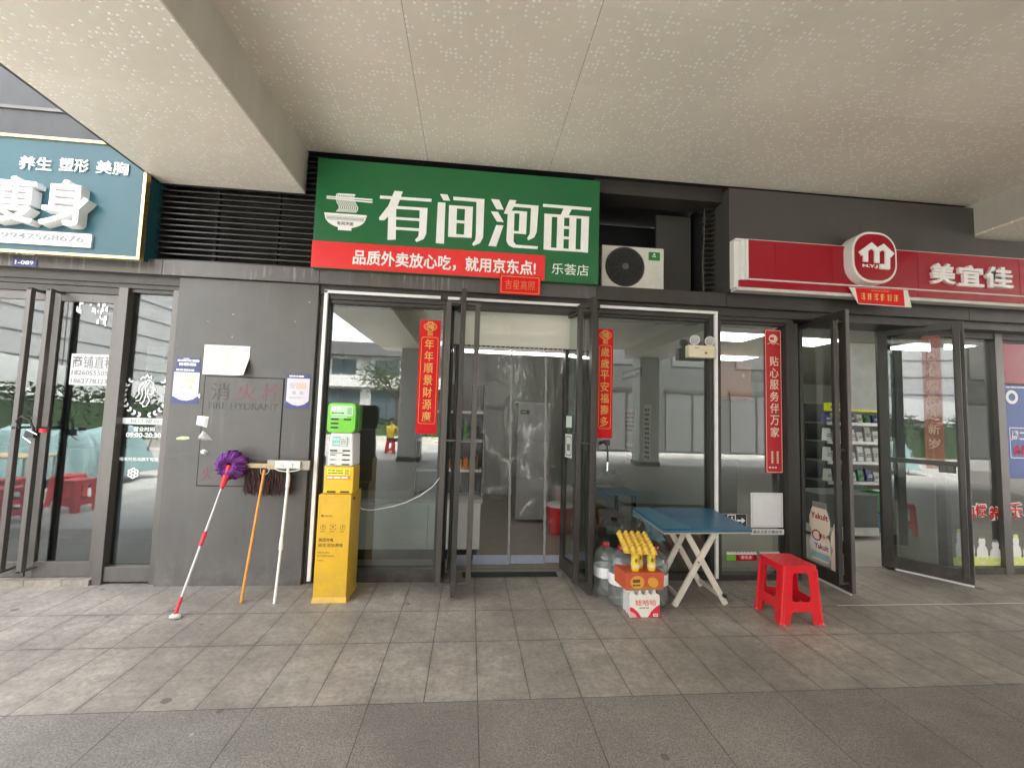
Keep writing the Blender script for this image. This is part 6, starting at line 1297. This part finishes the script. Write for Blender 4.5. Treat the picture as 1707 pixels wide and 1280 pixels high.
for k in range(13):
    x = -13.5+3.1*k; b = MB(); b.box(x, x+2.3, -24.0, -23.93, .1, 3.0, 'winglass'); w_ = b.build('window', o); b = MB(); b.box(x-.06, x+2.36, -23.99, -23.96, 3.0, 3.12, 'frame'); b.box(x+1.12, x+1.18, -23.99, -23.9, .1, 3.0, 'frame'); b.build('frame', w_)
    b = MB(); b.box(x+.2, x+1.9, -24.0, -23.94, 4.25, 5.3, 'winglass'); b.build('window', o)
o = building('office_block', 'tall pale panelled block beside the staircase on the square', -24, -17, -30, 14, 13, 'palewall', 'x', 3, 10)
b = MB()
for k in range(14): b.box(-17.0, -16.97, -30, 14, .9*k+.6, .9*k+.63, 'frame2')
for k in range(12): b.box(-17.0, -16.975, -29+3.6*k, -29+3.6*k+.03, 0, 13, 'frame2')
b.build('panel_joint', o)
for k in range(10): y = -27+4*k; b = MB(); b.box(-17, -16.96, y, y+2.6, .1, 2.8, 'winglass'); b.build('window', o)
o = root('staircase', 'outdoor staircase with pale solid parapets climbing along the pale office block', 'staircase', (-13.5, -6, 0))
b = MB()
for k in range(16): b.box(-15.5, -13, -14+1.*k, -13+1.*k, 0, .9+.085*(k+1), 'beamside')
b.build('steps', o)
for x in (-15.6, -12.98): b = MB(); b.add([(x, -14, 1.3), (x+.12, -14, 1.3), (x+.12, 2, 2.6), (x, 2, 2.6), (x, -14, 2.1), (x+.12, -14, 2.1), (x+.12, 2, 3.4), (x, 2, 3.4)], MB.HEX, 'whitefascia'); b.build('parapet', o)
o = building('shop_building', 'added grey two-storey pavilion dimming light and reflections opposite the crimson sign', 2.2, 30, -21, -11.5, 7.2, 'greyfacade', 'y', 2, 8)  # invented block, dims the light here and keeps the bright square off the panes
b = MB(); b.box(2.0, 30.2, -21, -11.2, 7.2, 7.7, 'band'); b.build('roof', o)
for k in range(8):
    x = 2.8+3.3*k; b = MB(); b.box(x, x+2.7, -11.5, -11.45, .1, 2.9, 'band'); w_ = b.build('window', o); b = MB(); b.box(x-.08, x+2.78, -11.5, -11.4, 2.9, 3.05, 'frame'); b.box(x+1.3, x+1.38, -11.5, -11.41, .1, 2.9, 'frame'); b.build('frame', w_)
    b = MB(); b.box(x+.3, x+2.2, -11.5, -11.45, 4.2, 6.2, 'band'); b.build('window', o)
def tree(x, y, h, cr, seed, label):
    o = root('plaza_tree', label, 'tree', (x, y, 0), 'trees on the square'); rnd = random.Random(seed)
    b = MB(); top = Vector((x+rnd.uniform(-.2, .2), y, h*.52)); b.tube([(x, y, 0), (x+.03, y, h*.25), top], [.13, .1, .075], 'bark', 10); tips = []
    for k in range(9):
        a = 6.283*k/9+rnd.uniform(-.3, .3); e = top+Vector((math.cos(a)*cr*rnd.uniform(.6, 1), math.sin(a)*cr*rnd.uniform(.6, 1), h*rnd.uniform(.15, .42)))
        m_ = top.lerp(e, .5)+Vector((0, 0, .2)); b.tube([top, m_, e], [.05, .03, .012], 'bark', 6); tips += [m_, e, top.lerp(e, .75)]
    b.build('trunk', o)
    b = MB()
    for k in range(2600):
        c = rnd.choice(tips)+Vector((rnd.gauss(0, .38), rnd.gauss(0, .38), rnd.gauss(0, .25))); s_ = rnd.uniform(.04, .09); d1 = Vector((rnd.gauss(0, 1), rnd.gauss(0, 1), rnd.gauss(0, .5))).normalized(); d2 = d1.orthogonal().normalized()
        b.add([c-d1*s_, c+d2*s_*.5, c+d1*s_, c-d2*s_*.5], [(0, 1, 2, 3)], 'leaf' if rnd.random() < .6 else 'leaf2')
    b.build('crown', o)
M['bark'] = mat('bark', (.07, .055, .045), .9, bump=.4, bscale=20); M['leaf'] = plain('leaf_dark', (.04, .075, .025), .6); M['leaf2'] = plain('leaf_light', (.08, .12, .035), .6)
tree(-3.9, -15.2, 4.4, 1.9, 3, 'small tree in the planter facing the green sign'); tree(-11.5, -17, 5.2, 2.2, 8, 'small tree by the foot of the staircase'); tree(-15.0, -2, 4.6, 1.8, 12, 'small tree beside the pale office block')
def hedge(x0, x1, y0, y1, h, seed, label):
    o = root('hedge', label, 'hedge', ((x0+x1)/2, (y0+y1)/2, 0)); rnd = random.Random(seed); b = MB()
    n = int((x1-x0)*(y1-y0)*330)
    for k in range(n):
        c = Vector((rnd.uniform(x0, x1), rnd.uniform(y0, y1), h*rnd.random()**.5*rnd.uniform(.9, 1.1))); s_ = rnd.uniform(.05, .11); d1 = Vector((rnd.gauss(0, 1), rnd.gauss(0, 1), rnd.gauss(0, 1))).normalized(); d2 = d1.orthogonal().normalized()
        b.add([c-d1*s_, c+d2*s_*.6, c+d1*s_, c-d2*s_*.6], [(0, 1, 2, 3)], 'leaf' if rnd.random() < .6 else 'leaf2')
    b.build('foliage', o); b = MB(); b.box(x0+.15, x1-.15, y0+.15, y1-.15, .3, h*.8, 'leaf'); b.build('branches', o); b = MB(); b.box(x0, x1, y0, y1, 0, .3, 'beamside'); b.build('planter', o)
hedge(-8.5, 1.5, -16.2, -14.6, 1.1, 4, 'clipped hedge in a long planter facing the noodle shop'); hedge(-12.6, -11.6, -9, 4, 2.0, 6, 'tall hedge beside the pale office block')
for k, (x, y) in enumerate(((-3.6, -6.0), (6.1, -6.0), (14, -6.0))):
    o = root('arcade_column', ('square column at the open front of the arcade facing the teal sign', 'square column at the open front of the arcade facing the crimson sign', 'square column at the far end of the arcade')[k], 'column', (x, y, 0))
    if k == 0: x = -1.95
    b = MB(); b.box(x-.35, x+.35, y-.35, y+.35, 0, 4.06 if k else 3.66, 'whiteband'); b.build('shaft', o, bevel=.02); b = MB(); b.box(x-.37, x+.37, y-.37, y+.37, 0, .15, 'upper'); b.build('plinth', o)
# covered tables and red stools reflected in the left door
o = root('covered_table', 'table stack draped with a crumpled teal tarpaulin on the square', 'table', (-7.9, -.8, 0))
b = MB(); rnd = random.Random(13); NXX, NYY = 44, 26; vs = []
M['tarp'] = mat('teal_tarpaulin', (.24, .36, .36), .5, var=.12, scale=3)
from mathutils import noise as mnoise
NXX, NYY = 90, 56
for j in range(NYY+1):
    for i in range(NXX+1):
        u, v = i/NXX*2-1, j/NYY*2-1; e = max(abs(u), abs(v)); k_ = max(0, (e-.55)/.45)
        ang = math.atan2(v, u)
        fold = mnoise.noise(Vector((ang*4.5, k_*.6, 3)))*.24*k_+mnoise.noise(Vector((ang*11, k_, 7)))*.09*k_
        z = (1.0+.2*mnoise.noise(Vector((u*1.6, v*1.6, 1)))+.07*mnoise.noise(Vector((u*6, v*6, 5)))+.2*max(0, u))*(1-k_**1.2*.84)
        f_ = 1+fold; vs.append((-8.3+1.9*u*f_*(1-.24*k_), -.9+1.0*v*f_*(1-.24*k_), max(.05, z)))
fs = [(j*(NXX+1)+i, j*(NXX+1)+i+1, (j+1)*(NXX+1)+i+1, (j+1)*(NXX+1)+i) for j in range(NYY) for i in range(NXX)]
n = len(vs); b.add(vs+[(x, y, z-.012) for x, y, z in vs], fs+[tuple(k+n for k in f[::-1]) for f in fs], 'tarp'); b.build('tarpaulin', o, smooth=50)
for x in (-9.6, -7.1):
    for y in (-1.5, -.3): b = MB(); b.tube([(x, y, 0), (x+.25, y, .85)], .02, 'steel', 8); b.build('leg', o)
for k, (x, y, rz, lab) in enumerate(((-5.75, 1.55, 8, 'red plastic stool nearest the arcade among the reflected stools'), (-6.2, 1.15, -5, 'red plastic stool nearest the teal tarpaulin'), (-6.0, 2.3, 12, 'red plastic stool closest to the teal-sign shop'), (-6.6, 1.62, 3, 'red plastic stool in the middle of the reflected stools'), (-6.95, 2.1, -14, 'red plastic stool farthest from the arcade'))):
    c_ = copy_tree(st0); c_.location = (x, y, 0); c_.rotation_euler.z = R(rz); c_['label'] = lab; c_['group'] = 'red stools out on the square'
o = root('stool_table', 'low pale table among the red stools on the square', 'table', (-7.2, .9, 0))
b = MB(); b.box(-7.9, -6.9, .5, 1.1, .68, .71, 'woodpale'); b.build('tabletop', o, bevel=.004)
for x in (-7.85, -6.95):
    for y in (.55, 1.05): b = MB(); b.tube([(x, y, 0), (x, y, .68)], .015, 'steel', 8); b.build('leg', o)
# seated person seen in the window
def person():
    me = bpy.data.meshes.new('person'); J = [((0, 0, .5), .13), ((0, .02, .72), .13), ((0, .05, .95), .15), ((0, .06, 1.06), .07), ((0, .07, 1.13), .055),
        ((-.18, .05, 1.0), .06), ((-.24, .12, .78), .045), ((-.15, .34, .76), .036), ((.18, .05, 1.0), .06), ((.24, .12, .78), .045), ((.15, .34, .76), .036),
        ((-.1, .02, .5), .09), ((-.13, .42, .5), .07), ((-.14, .4, .08), .045), ((-.14, .52, .04), .04), ((.1, .02, .5), .09), ((.13, .42, .5), .07), ((.14, .4, .08), .045), ((.14, .52, .04), .04)]
    E = [(0, 1), (1, 2), (2, 3), (3, 4), (2, 5), (5, 6), (6, 7), (2, 8), (8, 9), (9, 10), (0, 11), (11, 12), (12, 13), (13, 14), (0, 15), (15, 16), (16, 17), (17, 18)]
    me.from_pydata([p for p, r in J], E, []); o = bpy.data.objects.new('person', me); COL.objects.link(o)
    sk = o.modifiers.new('skin', 'SKIN'); 
    for k, (p_, r) in enumerate(J): me.skin_vertices[0].data[k].radius = (r, r)
    me.skin_vertices[0].data[0].use_root = True
    sb = o.modifiers.new('sub', 'SUBSURF'); sb.levels = 2; sb.render_levels = 2
    dg = bpy.context.evaluated_depsgraph_get(); m2 = bpy.data.meshes.new_from_object(o.evaluated_get(dg)); o.modifiers.clear(); o.data = m2
    m2.materials.clear()
    for m_ in ('yellowshirt', 'darktrousers', 'skin'): m2.materials.append(M[m_])
    for p_ in m2.polygons:
        c_ = p_.center; p_.material_index = 2 if c_.z > 1.07 or (c_.y > .22 and .7 < c_.z < .84) else (1 if c_.z < .6 else 0); p_.use_smooth = True
    return o
M['yellowshirt'] = plain('yellow_shirt', (.6, .45, .03), .8); M['darktrousers'] = plain('dark_trousers', (.03, .03, .04), .8)
pr_ = person(); tag(pr_, 'person in a yellow top sitting on a stool out on the square', 'person'); pr_.location = (-3.0, -8.4, 0); pr_.rotation_euler.z = R(200); ORG[pr_] = Vector((0, 0, 0))
b = MB(); b.lathe([(.03, 1.13), (.07, 1.16), (.085, 1.22), (.085, 1.28), (.06, 1.335), (0, 1.35)], (0, .09, 0), 'skin', 18); b.lathe([(0, 1.195), (.012, 1.2), (.008, 1.235), (0, 1.24)], (0, .175, 0), 'skin', 8); hd_ = b.build('head', None); hd_.parent = pr_
b = MB(); b.lathe([(.088, 1.24), (.092, 1.28), (.07, 1.345), (0, 1.365)], (0, .075, 0), 'ink', 18); b.box(-.04, -.02, .168, .174, 1.245, 1.255, 'ink'); b.box(.02, .04, .168, .174, 1.245, 1.255, 'ink'); hr = b.build('hair', None); hr.parent = pr_
b = MB()
for sx in (-1, 1):
    for q in range(4): b.tube([(sx*.15+(q-1.5)*.018, .36, .76), (sx*.15+(q-1.5)*.02, .41, .755), (sx*.15+(q-1.5)*.02, .435-.01*abs(q-1.5), .735)], .008, 'skin', 6)
    b.tube([(sx*.12, .35, .76), (sx*.1, .375, .75)], .009, 'skin', 6)
fg = b.build('hand', None); fg.parent = pr_
c_ = copy_tree(st0); c_.location = (-3.0, -8.4, 0); c_['label'] = 'red plastic stool under the person in the yellow top'; c_['group'] = 'red stools out on the square'
